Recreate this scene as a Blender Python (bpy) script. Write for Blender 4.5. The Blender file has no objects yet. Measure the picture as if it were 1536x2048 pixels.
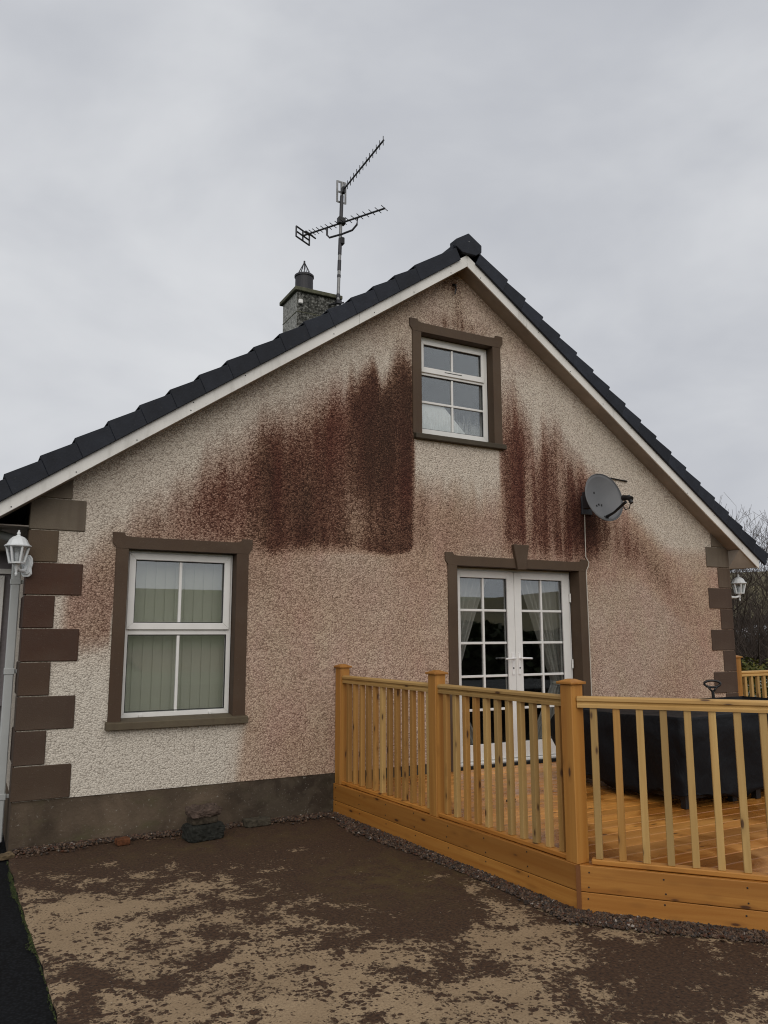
import bpy, bmesh, math, random
import numpy as np
from mathutils import Vector, Matrix

random.seed(11)
SC = bpy.context.scene
COL = SC.collection
R = math.radians

# ------------------------------------------------------------------ camera
cam_d = bpy.data.cameras.new('camera')
cam = bpy.data.objects.new('camera', cam_d)
COL.objects.link(cam)
cam_d.sensor_fit = 'VERTICAL'
cam_d.sensor_height = 24.0
cam_d.lens = 24.0 * 1551.64 / 2048.0
cam_d.clip_start = 0.05
cam_d.clip_end = 2000
_f = Vector((0.46531034, 0.87132887, 0.15579565))
_r = Vector((0.88224702, -0.47078252, -0.00200428))
_u = Vector((-0.07159948, -0.13838286, 0.98778727))
cam.matrix_world = Matrix(((_r.x, _u.x, -_f.x, -0.4102), (_r.y, _u.y, -_f.y, -6.8463), (_r.z, _u.z, -_f.z, 1.637), (0, 0, 0, 1)))
SC.camera = cam

# ------------------------------------------------------------------ world: overcast sky
SUN_EL, SUN_AZ = R(36), R(200)          # azimuth clockwise from +y
w = bpy.data.worlds.new('World')
SC.world = w
w.use_nodes = True
nt = w.node_tree
nt.nodes.clear()
def wn(t, **k):
    n = nt.nodes.new(t)
    for a, b in k.items():
        setattr(n, a, b)
    return n
wl = nt.links.new
out = wn('ShaderNodeOutputWorld')
bg = wn('ShaderNodeBackground')
bg.inputs['Strength'].default_value = 0.1
sky = wn('ShaderNodeTexSky', sky_type='NISHITA')
sky.sun_disc = False
sky.sun_elevation = SUN_EL
sky.sun_rotation = SUN_AZ
sky.dust_density = 4.0
sky.air_density = 1.0
tc = wn('ShaderNodeTexCoord')
mp = wn('ShaderNodeMapping')
mp.inputs['Scale'].default_value = (1.0, 1.0, 1.9)
mp.inputs['Location'].default_value = (0.35, 0.1, 0.6)
n1 = wn('ShaderNodeTexNoise')
n1.inputs['Scale'].default_value = 2.3
n1.inputs['Detail'].default_value = 5.0
n1.inputs['Roughness'].default_value = 0.52
n1.inputs['Distortion'].default_value = 0.25
cr = wn('ShaderNodeValToRGB')
cr.color_ramp.interpolation = 'B_SPLINE'
cr.color_ramp.elements[0].position = 0.34
cr.color_ramp.elements[0].color = (0.500, 0.520, 0.570, 1)
cr.color_ramp.elements[1].position = 0.66
cr.color_ramp.elements[1].color = (0.765, 0.780, 0.805, 1)
sc_ = wn('ShaderNodeVectorMath', operation='SCALE')
sc_.inputs['Scale'].default_value = 9.6
mx = wn('ShaderNodeMix', data_type='RGBA')
mx.inputs['Factor'].default_value = 0.95
hs = wn('ShaderNodeHueSaturation')
hs.inputs['Saturation'].default_value = 0.25
wl(tc.outputs['Generated'], mp.inputs['Vector'])
wl(mp.outputs['Vector'], n1.inputs['Vector'])
wl(n1.outputs['Fac'], cr.inputs['Fac'])
wl(cr.outputs['Color'], sc_.inputs[0])
wl(sky.outputs['Color'], hs.inputs['Color'])
wl(hs.outputs['Color'], mx.inputs['A'])
wl(sc_.outputs['Vector'], mx.inputs['B'])
wl(mx.outputs['Result'], bg.inputs['Color'])
wl(bg.outputs['Background'], out.inputs['Surface'])

# ------------------------------------------------------------------ sun (soft, behind cloud)
sl = bpy.data.lights.new('sun', 'SUN')
sl.energy = 1.5
sl.angle = R(70)
sl.color = (1.0, 0.94, 0.86)
so = bpy.data.objects.new('sun', sl)
COL.objects.link(so)
sd = Vector((math.sin(SUN_AZ) * math.cos(SUN_EL), math.cos(SUN_AZ) * math.cos(SUN_EL), math.sin(SUN_EL)))
so.rotation_euler = sd.to_track_quat('Z', 'Y').to_euler()
so.location = sd * 40

SC.view_settings.view_transform = 'Standard'
SC.view_settings.look = 'None'
SC.view_settings.exposure = 0.0
SC.view_settings.gamma = 1.0
SC.view_settings.use_curve_mapping = False
SC.render.engine = 'CYCLES'
SC.cycles.use_denoising = True
SC.cycles.filter_width = 1.1
SC.cycles.max_bounces = 8
SC.cycles.transparent_max_bounces = 24
SC.cycles.caustics_reflective = False
SC.cycles.caustics_refractive = False

# ------------------------------------------------------------------ material helpers
class NT:
    def __init__(s, name):
        s.m = bpy.data.materials.new(name)
        s.m.use_nodes = True
        s.t = s.m.node_tree
        s.t.nodes.clear()
        s.out = s.t.nodes.new('ShaderNodeOutputMaterial')
        s.b = s.t.nodes.new('ShaderNodeBsdfPrincipled')
        s.t.links.new(s.b.outputs[0], s.out.inputs[0])
    def n(s, t, inp=None, **k):
        x = s.t.nodes.new(t)
        for a, b in k.items():
            setattr(x, a, b)
        for a, b in (inp or {}).items():
            s.set(x.inputs[a], b)
        return x
    def set(s, sock, v):
        if isinstance(v, bpy.types.NodeSocket):
            s.t.links.new(v, sock)
        elif isinstance(v, (tuple, list)) and len(v) == 3 and sock.type == 'RGBA':
            sock.default_value = (*v, 1)
        else:
            sock.default_value = v
    def obj(s):
        return s.n('ShaderNodeTexCoord').outputs['Object']
    def rnd(s):
        return s.n('ShaderNodeObjectInfo').outputs['Random']
    def ocol(s):
        return s.n('ShaderNodeObjectInfo').outputs['Color']
    def map(s, v, scale=(1, 1, 1), loc=(0, 0, 0)):
        return s.n('ShaderNodeMapping', {'Vector': v, 'Scale': scale, 'Location': loc}).outputs[0]
    def noise(s, v, scale, detail=2.0, rough=0.5, dist=0.0):
        return s.n('ShaderNodeTexNoise', {'Vector': v, 'Scale': scale, 'Detail': detail, 'Roughness': rough, 'Distortion': dist}).outputs['Fac']
    def vor(s, v, scale, feature='F1'):
        return s.n('ShaderNodeTexVoronoi', {'Vector': v, 'Scale': scale}, feature=feature)
    def math(s, op, a, b=0.0, clamp=False):
        x = s.n('ShaderNodeMath', operation=op, use_clamp=clamp)
        s.set(x.inputs[0], a)
        s.set(x.inputs[1], b)
        return x.outputs[0]
    def rng(s, v, a, b, c=0.0, d=1.0, smooth=False):
        return s.n('ShaderNodeMapRange', {'Value': v, 'From Min': a, 'From Max': b, 'To Min': c, 'To Max': d},
                   interpolation_type='SMOOTHSTEP' if smooth else 'LINEAR').outputs[0]
    def mix(s, f, a, b, blend='MIX'):
        x = s.n('ShaderNodeMix', data_type='RGBA', blend_type=blend)
        s.set(x.inputs['Factor'], f)
        s.set(x.inputs['A'], a)
        s.set(x.inputs['B'], b)
        return x.outputs['Result']
    def bump(s, h, strength, dist):
        s.set(s.b.inputs['Normal'], s.n('ShaderNodeBump', {'Height': h, 'Strength': strength, 'Distance': dist}).outputs[0])
    def fin(s, col=None, rough=None, metal=None, spec=None):
        for k, v in (('Base Color', col), ('Roughness', rough), ('Metallic', metal), ('Specular IOR Level', spec)):
            if v is not None:
                s.set(s.b.inputs[k], v)
        return s.m

def plain(name, col, rough=0.5, metal=0.0, var=0.12, scale=8.0, bump=0.0, spec=0.4):
    t = NT(name)
    n = t.noise(t.obj(), scale, 5, 0.6)
    c = t.mix(t.rng(n, 0.3, 0.7), tuple(x * (1 - var) for x in col), tuple(min(1, x * (1 + var)) for x in col))
    if bump:
        t.bump(t.noise(t.obj(), scale * 9, 3), bump, 0.004)
    return t.fin(c, t.rng(n, 0.3, 0.7, rough - 0.06, rough + 0.06), metal, spec)

def m_dash():
    t = NT('roughcast')
    o = t.obj()
    at = t.n('ShaderNodeAttribute', attribute_name='stain_shade')
    sp = t.n('ShaderNodeSeparateColor', {'Color': at.outputs['Color']})
    r, g, b = sp.outputs
    xyz = t.n('ShaderNodeSeparateXYZ', {'Vector': o}).outputs
    wob = t.noise(o, 30, 2, 0.5)
    uv = t.n('ShaderNodeCombineXYZ', {0: t.math('ADD', t.math('ADD', xyz[0], xyz[1]), t.math('MULTIPLY', wob, 0.02)), 1: xyz[2]}).outputs[0]
    v1 = t.n('ShaderNodeTexVoronoi', {'Vector': uv, 'Scale': 76.0}, voronoi_dimensions='2D')
    c1 = t.n('ShaderNodeSeparateColor', {'Color': v1.outputs['Color']}).outputs
    v2 = t.n('ShaderNodeTexVoronoi', {'Vector': uv, 'Scale': 110.0}, voronoi_dimensions='2D')
    c2 = t.n('ShaderNodeSeparateColor', {'Color': v2.outputs['Color']}).outputs
    dot = t.rng(v1.outputs['Distance'], 0.15, 0.68, 1.0, 0.0)
    grain = t.math('ADD', t.math('MULTIPLY', dot, 0.30), t.math('ADD', t.math('MULTIPLY', c1[0], 0.50), t.math('MULTIPLY', c2[0], 0.20)))
    soft = t.noise(o, 16, 3, 0.6)
    blot = t.noise(t.map(o, (1, 1, 0.45)), 3.0, 5, 0.6)
    cream = t.mix(grain, (0.41, 0.370, 0.312), (0.73, 0.672, 0.580))
    pink = t.mix(grain, (0.275, 0.188, 0.128), (0.60, 0.455, 0.336))
    pinkr = t.mix(t.rng(blot, 0.38, 0.68), pink, t.mix(grain, (0.265, 0.158, 0.120), (0.59, 0.405, 0.318)))
    base = t.mix(g, cream, pinkr)
    dk = t.mix(grain, (0.018, 0.0082, 0.0056), (0.095, 0.048, 0.031))
    dkr = t.mix(grain, (0.026, 0.0075, 0.0058), (0.125, 0.038, 0.027))
    dark = t.mix(b, dk, dkr)
    k = t.math('ADD', r, t.math('ADD', t.math('MULTIPLY', t.math('SUBTRACT', 0.5, grain), 0.45), t.math('MULTIPLY', t.math('SUBTRACT', soft, 0.5), 0.22)))
    mid = t.mix(grain, (0.062, 0.030, 0.018), (0.27, 0.150, 0.095))
    midr = t.mix(grain, (0.068, 0.027, 0.018), (0.27, 0.122, 0.082))
    col = t.mix(t.rng(k, 0.05, 0.70), base, t.mix(b, mid, midr))
    col = t.mix(t.rng(k, 0.46, 0.92), col, dark)
    gap = t.rng(v1.outputs['Distance'], 0.45, 0.8, 1.0, 0.82)
    col = t.mix(1.0, col, t.n('ShaderNodeCombineColor', {0: gap, 1: gap, 2: gap}).outputs[0], 'MULTIPLY')
    h = t.math('SUBTRACT', t.math('MULTIPLY', c1[1], 0.5), t.math('ADD', v1.outputs['Distance'], t.math('MULTIPLY', v2.outputs['Distance'], 0.4)))
    t.bump(h, 0.55, 0.010)
    return t.fin(col, 0.88, 0, 0.2)

def m_paint(name, rough=0.7):
    """painted plaster, colour from the object"""
    t = NT(name)
    o = t.obj()
    n = t.noise(o, 3.5, 6, 0.65)
    st = t.noise(t.map(o, (9, 9, 1.2)), 1.0, 4, 0.6)
    c = t.mix(t.rng(n, 0.3, 0.72), t.mix(0.4, t.ocol(), (0.035, 0.018, 0.010)), t.ocol())
    c = t.mix(t.rng(st, 0.52, 0.8, 0, 0.5), c, (0.05, 0.028, 0.018))
    fade = t.noise(o, 1.6, 5, 0.6, 0.5)
    c = t.mix(t.rng(fade, 0.48, 0.72, 0, 0.24), c, t.mix(0.5, t.ocol(), (0.20, 0.165, 0.125)))
    fl = t.noise(o, 60, 5, 0.75)
    c = t.mix(t.rng(fl, 0.655, 0.72, 0, 0.7), c, (0.24, 0.215, 0.175))
    sp = t.vor(o, 26).outputs['Distance']
    c = t.mix(t.rng(sp, 0.03, 0.075, 0.30, 0.0), c, (0.32, 0.30, 0.25))
    t.bump(t.noise(o, 90, 4, 0.6), 0.35, 0.006)
    return t.fin(c, t.rng(n, 0.3, 0.7, rough - 0.1, rough + 0.1), 0, 0.35)

def m_plinth():
    t = NT('plinth_render')
    o = t.obj()
    n = t.noise(o, 2.2, 6, 0.62, 0.4)
    c = t.mix(t.rng(n, 0.32, 0.68), (0.035, 0.024, 0.015), (0.118, 0.086, 0.058))
    g = t.noise(t.map(o, (1.2, 1, 2.4)), 2.6, 5, 0.6)
    c = t.mix(t.rng(g, 0.52, 0.72, 0, 0.6), c, (0.072, 0.066, 0.030))
    x = t.n('ShaderNodeSeparateXYZ', {'Vector': o}).outputs
    wet = t.math('MULTIPLY', t.rng(x[0], 1.5, 2.1, 0, 1, True), 0.75)
    c = t.mix(wet, c, t.mix(t.rng(t.noise(o, 5.5, 3, 0.5, 0.6), 0.42, 0.56), (0.022, 0.015, 0.010), (0.055, 0.043, 0.030)))
    sp = t.noise(o, 45, 5, 0.75)
    c = t.mix(t.rng(sp, 0.61, 0.70, 0, 0.6), c, (0.33, 0.31, 0.27))
    t.bump(t.noise(o, 35, 5, 0.65), 0.5, 0.012)
    return t.fin(c, 0.8, 0, 0.3)

def m_wood(name, axis, light, dark, wet=0.0, nail=False):
    t = NT(name)
    o = t.obj()
    rv = t.n('ShaderNodeObjectInfo').outputs['Random']
    off = t.n('ShaderNodeCombineXYZ', {0: t.math('MULTIPLY', rv, 37.0), 1: t.math('MULTIPLY', rv, 91.0), 2: t.math('MULTIPLY', rv, 53.0)}).outputs[0]
    v = t.n('ShaderNodeVectorMath', {0: o, 1: off}, operation='ADD').outputs[0]
    st = (0.9, 26, 26) if axis == 'X' else (26, 26, 0.9)
    kn = (5.5, 17, 17) if axis == 'X' else (17, 17, 5.5)
    kd = t.vor(t.map(v, kn), 1.0)
    kdist = kd.outputs['Distance']
    kr = t.n('ShaderNodeSeparateColor', {'Color': kd.outputs['Color']}).outputs[0]
    pull = t.rng(kdist, 0.0, 0.5, 0.8, 0.0)
    gr = t.n('ShaderNodeTexNoise', {'Vector': t.map(v, st), 'Scale': 1.0, 'Detail': 4.0, 'Roughness': 0.6, 'Distortion': 0.5}).outputs['Fac']
    big = t.noise(t.map(v, tuple(x * 0.25 for x in st)), 1.0, 3, 0.5)
    c = t.mix(t.rng(gr, 0.3, 0.7), dark, light)
    c = t.mix(t.rng(big, 0.35, 0.7, 0, 0.55), c, tuple(x * 0.72 for x in dark))
    tint = t.rng(rv, 0, 1, 0.70, 1.16)
    c = t.mix(1.0, c, t.n('ShaderNodeCombineColor', {0: tint, 1: tint, 2: tint}).outputs[0], 'MULTIPLY')
    c = t.mix(t.rng(t.math('MULTIPLY', rv, 7.31), 0, 1, 0, 1), c, c)
    ok = t.rng(kr, 0.46, 0.48)
    kf = t.math('MULTIPLY', t.rng(kdist, 0.11, 0.19, 0.88, 0.0), ok)
    halo = t.math('MULTIPLY', t.rng(kdist, 0.2, 0.42, 0.35, 0.0), ok)
    c = t.mix(halo, c, tuple(x * 0.55 for x in dark))
    c = t.mix(kf, c, (0.045, 0.014, 0.005))
    ro = t.rng(gr, 0.3, 0.7, 0.5, 0.66)
    if wet:
        wn_ = t.noise(o, 1.3, 4, 0.55, 0.4) if axis == 'X' else t.noise(o, 2, 3)
        geo = t.n('ShaderNodeNewGeometry').outputs['Position']
        wn_ = t.noise(geo, 1.1, 4, 0.55, 0.5)
        wf = t.rng(wn_, 0.44, 0.58, 0, wet)
        c = t.mix(wf, c, t.mix(1.0, c, (0.52, 0.42, 0.34), 'MULTIPLY'))
        ro = t.n('ShaderNodeMix', {'Factor': wf, 'A': 0.42, 'B': 0.16}, data_type='FLOAT').outputs[0]
    t.bump(gr, 0.25, 0.003)
    return t.fin(c, ro, 0, 0.45)

def m_concrete():
    t = NT('mossy_concrete')
    o = t.obj()
    at = t.n('ShaderNodeAttribute', attribute_name='dirt')
    sp = t.n('ShaderNodeSeparateColor', {'Color': at.outputs['Color']})
    d, grn, _ = sp.outputs
    n1 = t.noise(o, 4.5, 7, 0.62, 0.3)
    n2 = t.noise(o, 34, 6, 0.68, 0.4)
    base = t.math('ADD', d, t.math('MULTIPLY', t.math('SUBTRACT', n1, 0.5), 2.2))
    k = t.math('ADD', base, t.math('MULTIPLY', t.math('SUBTRACT', n2, 0.5), 1.5))
    patch = t.rng(k, 0.50, 0.68)
    wv = t.n('ShaderNodeTexNoise', {'Vector': o, 'Scale': 30.0, 'Detail': 4.0, 'Roughness': 0.65}).outputs['Color']
    ov = t.n('ShaderNodeVectorMath', {0: o, 1: t.n('ShaderNodeVectorMath', {0: wv, 'Scale': 0.055}, operation='SCALE').outputs[0]}, operation='ADD').outputs[0]
    f = patch
    for sc, gain in ((17.0, 0.95), (34.0, 1.25), (62.0, 1.25)):
        vo = t.n('ShaderNodeTexVoronoi', {'Vector': ov, 'Scale': sc}, voronoi_dimensions='2D')
        rr = t.n('ShaderNodeSeparateColor', {'Color': vo.outputs['Color']}).outputs[0]
        rad = t.math('MULTIPLY', t.math('SUBTRACT', t.math('ADD', rr, t.math('MULTIPLY', base, 0.85)), 0.86), gain)
        f = t.math('MAXIMUM', f, t.rng(t.math('SUBTRACT', rad, vo.outputs['Distance']), -0.04, 0.10))
    f = t.math('MULTIPLY', f, t.rng(n2, 0.2, 0.45, 0.75, 1.0))
    lt = t.mix(t.rng(t.noise(o, 2.5, 5, 0.6), 0.3, 0.7), (0.255, 0.180, 0.106), (0.370, 0.270, 0.166))
    lt = t.mix(t.rng(t.noise(o, 1.2, 4, 0.6), 0.46, 0.72, 0, 0.5), lt, (0.235, 0.158, 0.090))
    lt = t.mix(t.rng(t.noise(o, 90, 3, 0.6), 0.3, 0.6), (0.20, 0.138, 0.080), lt)
    dk = t.mix(t.rng(t.noise(o, 60, 3, 0.6), 0.32, 0.7), (0.017, 0.0082, 0.0040), (0.076, 0.038, 0.018))
    dk = t.mix(t.math('MULTIPLY', grn, t.rng(t.noise(o, 7, 4, 0.6), 0.4, 0.65)), dk, (0.070, 0.046, 0.014))
    c = t.mix(f, lt, dk)
    # hairline crack and small grit
    gt = t.vor(o, 34)
    gr = t.n('ShaderNodeSeparateColor', {'Color': gt.outputs['Color']}).outputs[0]
    c = t.mix(t.math('MULTIPLY', t.rng(gt.outputs['Distance'], 0.05, 0.12, 1, 0), t.rng(gr, 0.9, 0.91)), c, (0.42, 0.37, 0.30))
    h = t.math('ADD', t.math('MULTIPLY', f, 0.6), t.math('MULTIPLY', n2, 0.6))
    t.bump(h, 0.55, 0.012)
    return t.fin(c, t.rng(f, 0, 1, 0.62, 0.85), 0, 0.35)

def m_asphalt():
    t = NT('asphalt')
    o = t.obj()
    v = t.vor(o, 60).outputs
    n = t.noise(o, 2.0, 5, 0.6)
    c = t.mix(t.rng(v['Distance'], 0.1, 0.6), (0.012, 0.0135, 0.0155), (0.001, 0.0011, 0.0013))
    c = t.mix(t.rng(n, 0.35, 0.7, 0, 0.5), c, (0.010, 0.011, 0.013))
    t.bump(v['Distance'], -1.0, 0.012)
    return t.fin(c, t.rng(n, 0.3, 0.7, 0.7, 0.85), 0, 0.12)

def m_grass():
    t = NT('grass')
    o = t.obj()
    n = t.noise(o, 0.35, 6, 0.62)
    f = t.noise(o, 30, 3, 0.6)
    c = t.mix(t.rng(n, 0.3, 0.7), (0.045, 0.060, 0.018), (0.085, 0.105, 0.030))
    c = t.mix(t.rng(f, 0.3, 0.7), t.mix(1.0, c, (0.55, 0.55, 0.55), 'MULTIPLY'), c)
    t.bump(f, 0.6, 0.05)
    return t.fin(c, 0.85, 0, 0.2)

def m_ocol(name, rough, spec=0.4, var=0.18, scale=30, bump=0.0, rnd=0.0):
    t = NT(name)
    n = t.noise(t.obj(), scale, 4, 0.6)
    c = t.ocol()
    lo = t.mix(1.0, c, (1 - var * 2,) * 3, 'MULTIPLY')
    c = t.mix(t.rng(n, 0.3, 0.7), lo, c)
    if bump:
        t.bump(n, bump, 0.01)
    return t.fin(c, rough, 0, spec)

def m_pebbles(name, cols, rough=0.6):
    """colour per stone from a point attribute-free random: geometry island"""
    t = NT(name)
    g = t.n('ShaderNodeNewGeometry').outputs['Random Per Island']
    x = t.n('ShaderNodeValToRGB', {'Fac': g})
    els = x.color_ramp.elements
    x.color_ramp.interpolation = 'CONSTANT'
    while len(els) < len(cols):
        els.new(0.5)
    for i, (pp, c) in enumerate(cols):
        els[i].position = pp
        els[i].color = (*c, 1)
    return t.fin(x.outputs['Color'], rough, 0, 0.4)

def m_glass():
    t = NT('window_glass')
    lw = t.n('ShaderNodeLayerWeight', {'Blend': 0.5}).outputs['Facing']
    f = t.math('ADD', t.math('MULTIPLY', t.math('POWER', lw, 3.0), 0.55), 0.15)
    gl = t.n('ShaderNodeBsdfGlossy', {'Color': (0.95, 0.98, 0.98), 'Roughness': 0.0})
    tr = t.n('ShaderNodeBsdfTransparent', {'Color': (0.945, 0.955, 0.95)})
    ms = t.n('ShaderNodeMixShader', {0: f, 1: tr.outputs[0], 2: gl.outputs[0]})
    t.t.links.new(ms.outputs[0], t.out.inputs[0])
    return t.m

def m_wetglass():
    """condensation on the lower panes of the gable window"""
    t = NT('misted_glass')
    o = t.obj()
    lw = t.n('ShaderNodeLayerWeight', {'Blend': 0.5}).outputs['Facing']
    f = t.math('ADD', t.math('MULTIPLY', t.math('POWER', lw, 3.0), 0.55), 0.15)
    gl = t.n('ShaderNodeBsdfGlossy', {'Color': (0.95, 0.98, 0.98), 'Roughness': 0.0})
    tr = t.n('ShaderNodeBsdfTransparent', {'Color': (0.945, 0.955, 0.95)})
    ms = t.n('ShaderNodeMixShader', {0: f, 1: tr.outputs[0], 2: gl.outputs[0]})
    x = t.n('ShaderNodeSeparateXYZ', {'Vector': o}).outputs
    drip = t.noise(t.map(o, (55, 1, 7)), 1.0, 4, 0.6)
    k = t.math('ADD', drip, t.rng(x[2], -0.17, 0.17, 0.18, -0.28))
    df = t.n('ShaderNodeBsdfDiffuse', {'Color': (0.62, 0.66, 0.66)})
    m2 = t.n('ShaderNodeMixShader', {0: t.rng(k, 0.42, 0.62, 0.0, 0.22), 1: ms.outputs[0], 2: df.outputs[0]})
    t.t.links.new(m2.outputs[0], t.out.inputs[0])
    return t.m

def m_sheer():
    t = NT('sheer_curtain')
    o = t.obj()
    df = t.n('ShaderNodeBsdfDiffuse', {'Color': (0.72, 0.70, 0.66)})
    tl = t.n('ShaderNodeBsdfTranslucent', {'Color': (0.6, 0.58, 0.54)})
    tr = t.n('ShaderNodeBsdfTransparent')
    a = t.n('ShaderNodeMixShader', {0: 0.3, 1: df.outputs[0], 2: tl.outputs[0]})
    b = t.n('ShaderNodeMixShader', {0: 0.28, 1: a.outputs[0], 2: tr.outputs[0]})
    t.t.links.new(b.outputs[0], t.out.inputs[0])
    return t.m

def m_grimy(name, col):
    t = NT(name)
    o = t.obj()
    st = t.noise(t.map(o, (14, 14, 2.0)), 1.0, 5, 0.65)
    b = t.noise(o, 1.7, 5, 0.6)
    c = t.mix(t.rng(b, 0.35, 0.7), col, tuple(x * 0.82 for x in col))
    c = t.mix(t.rng(t.math('ADD', st, t.math('MULTIPLY', t.math('SUBTRACT', b, 0.5), 0.6)), 0.56, 0.82, 0, 0.35), c, (0.25, 0.235, 0.20))
    sp = t.noise(o, 55, 4, 0.7)
    c = t.mix(t.rng(sp, 0.66, 0.74, 0, 0.5), c, (0.16, 0.15, 0.13))
    return t.fin(c, 0.45, 0, 0.35)
def m_tile():
    t = NT('dark_slate_tile')
    o = t.obj()
    v = t.n('ShaderNodeVectorMath', {0: o, 1: t.n('ShaderNodeCombineXYZ', {0: t.math('MULTIPLY', t.rnd(), 50.0)}).outputs[0]}, operation='ADD').outputs[0]
    n = t.noise(v, 9, 6, 0.65)
    k = t.rng(t.rnd(), 0, 1, 0.75, 1.3)
    c = t.mix(t.rng(n, 0.3, 0.7), (0.0105, 0.0125, 0.0185), (0.018, 0.0215, 0.031))
    c = t.mix(1.0, c, t.n('ShaderNodeCombineColor', {0: k, 1: k, 2: k}).outputs[0], 'MULTIPLY')
    l = t.noise(v, 38, 5, 0.7)
    c = t.mix(t.rng(l, 0.64, 0.72, 0, 0.6), c, (0.060, 0.062, 0.052))
    t.bump(t.noise(v, 70, 4, 0.6), 0.3, 0.006)
    return t.fin(c, 0.62, 0, 0.25)

M = {}
M['dash'] = m_dash()
M['paint'] = m_paint('brown_masonry_paint')
M['plinth'] = m_plinth()
M['upvc'] = plain('white_upvc', (0.70, 0.69, 0.665), 0.32, 0, 0.05, 5)
M['barge'] = m_grimy('white_barge_upvc', (0.76, 0.745, 0.71))
M['soffit'] = plain('weathered_soffit', (0.29, 0.25, 0.21), 0.6, 0, 0.22, 2.5)
M['gasket'] = plain('black_rubber_gasket', (0.012, 0.012, 0.013), 0.6)
M['tile'] = m_tile()
M['chim'] = None
M['glass'] = m_glass()
M['wetglass'] = m_wetglass()
M['sheer'] = m_sheer()
M['woodX'] = m_wood('treated_pine_lengthwise', 'X', (0.500, 0.228, 0.042), (0.345, 0.132, 0.020))
M['woodZ'] = m_wood('treated_pine_post', 'Z', (0.480, 0.232, 0.048), (0.335, 0.138, 0.024))
M['bal'] = m_wood('pale_pine_baluster', 'Z', (0.570, 0.380, 0.145), (0.430, 0.255, 0.080))
M['balw'] = m_wood('warm_pine_baluster', 'Z', (0.510, 0.280, 0.078), (0.350, 0.165, 0.034))
M['rail'] = m_wood('pine_handrail', 'X', (0.620, 0.400, 0.150), (0.430, 0.240, 0.068))
M['deck'] = m_wood('wet_pine_decking', 'X', (0.740, 0.360, 0.088), (0.540, 0.218, 0.038), wet=0.9)
M['strip'] = m_wood('dark_pine_strip', 'Z', (0.230, 0.085, 0.018), (0.130, 0.042, 0.010))
M['conc'] = m_concrete()
M['asph'] = m_asphalt()
M['grass'] = m_grass()
M['metal'] = plain('grey_weathered_steel', (0.22, 0.22, 0.22), 0.5, 0.6, 0.4, 12)
M['darkmetal'] = plain('dark_aerial_metal', (0.045, 0.045, 0.050), 0.5, 0.5, 0.3, 12)
M['dish'] = plain('grey_dish_paint', (0.105, 0.107, 0.112), 0.45, 0, 0.10, 6)
M['black'] = plain('black_plastic', (0.010, 0.010, 0.011), 0.45)
M['cable'] = plain('white_cable', (0.50, 0.46, 0.40), 0.5)
M['lamp'] = plain('white_lantern_paint', (0.66, 0.68, 0.69), 0.35, 0, 0.06)
M['pipe'] = plain('pale_grey_downpipe', (0.40, 0.415, 0.41), 0.4, 0, 0.06, 4)
M['room'] = plain('room_plaster', (0.16, 0.14, 0.12), 0.9)
M['blind'] = plain('blind_fabric', (0.47, 0.465, 0.39), 0.85, 0, 0.05, 5)
M['white'] = plain('white_shape', (0.85, 0.87, 0.86), 0.6, 0, 0.03)
M['bark'] = plain('bare_bark', (0.050, 0.036, 0.028), 0.85, 0, 0.3, 8)
M['block'] = m_ocol('old_block', 0.9, 0.2, 0.3, 30, 0.9)
M['leaf'] = m_ocol('leaves', 0.7, 0.2, 0.25, 3)
M['wing'] = plain('lilac_grey_render', (0.20, 0.185, 0.195), 0.85, 0, 0.1, 30, 0.5)
M['door_handle'] = plain('white_handle', (0.74, 0.73, 0.72), 0.25)
def m_cover():
    t = NT('black_cover_fabric')
    o = t.obj()
    n = t.noise(o, 2.2, 4, 0.55, 1.2)
    f = t.noise(t.map(o, (1, 1, 0.6)), 5.5, 3, 0.5, 2.2)
    t.bump(t.math('ADD', n, t.math('MULTIPLY', f, 0.5)), 0.45, 0.05)
    return t.fin((0.0050, 0.0055, 0.0070), t.rng(n, 0.3, 0.7, 0.55, 0.7), 0, 0.16)
M['cover'] = m_cover()
def m_chim():
    t = NT('grey_chimney_dash')
    o = t.obj()
    g = t.noise(o, 26, 3, 0.65)
    geo = t.n('ShaderNodeNewGeometry').outputs['Normal']
    n = t.noise(t.map(o, (1, 1, 0.5)), 2.0, 4, 0.6)
    d = t.math('ADD', t.math('SUBTRACT', g, 0.5), t.math('MULTIPLY', t.math('SUBTRACT', n, 0.5), 0.5))
    at = t.n('ShaderNodeAttribute', attribute_name='face_tone')
    s = t.n('ShaderNodeSeparateColor', {'Color': at.outputs['Color']}).outputs[0]
    f = t.rng(t.math('SUBTRACT', s, d), 0.15, 0.62)
    c = t.mix(f, t.mix(t.rng(g, 0.35, 0.65), (0.20, 0.20, 0.185), (0.42, 0.42, 0.39)), t.mix(t.rng(g, 0.3, 0.7), (0.014, 0.014, 0.012), (0.10, 0.10, 0.088)))
    t.bump(g, 0.9, 0.02)
    return t.fin(c, 0.9, 0, 0.2)
M['chim'] = m_chim()

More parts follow.
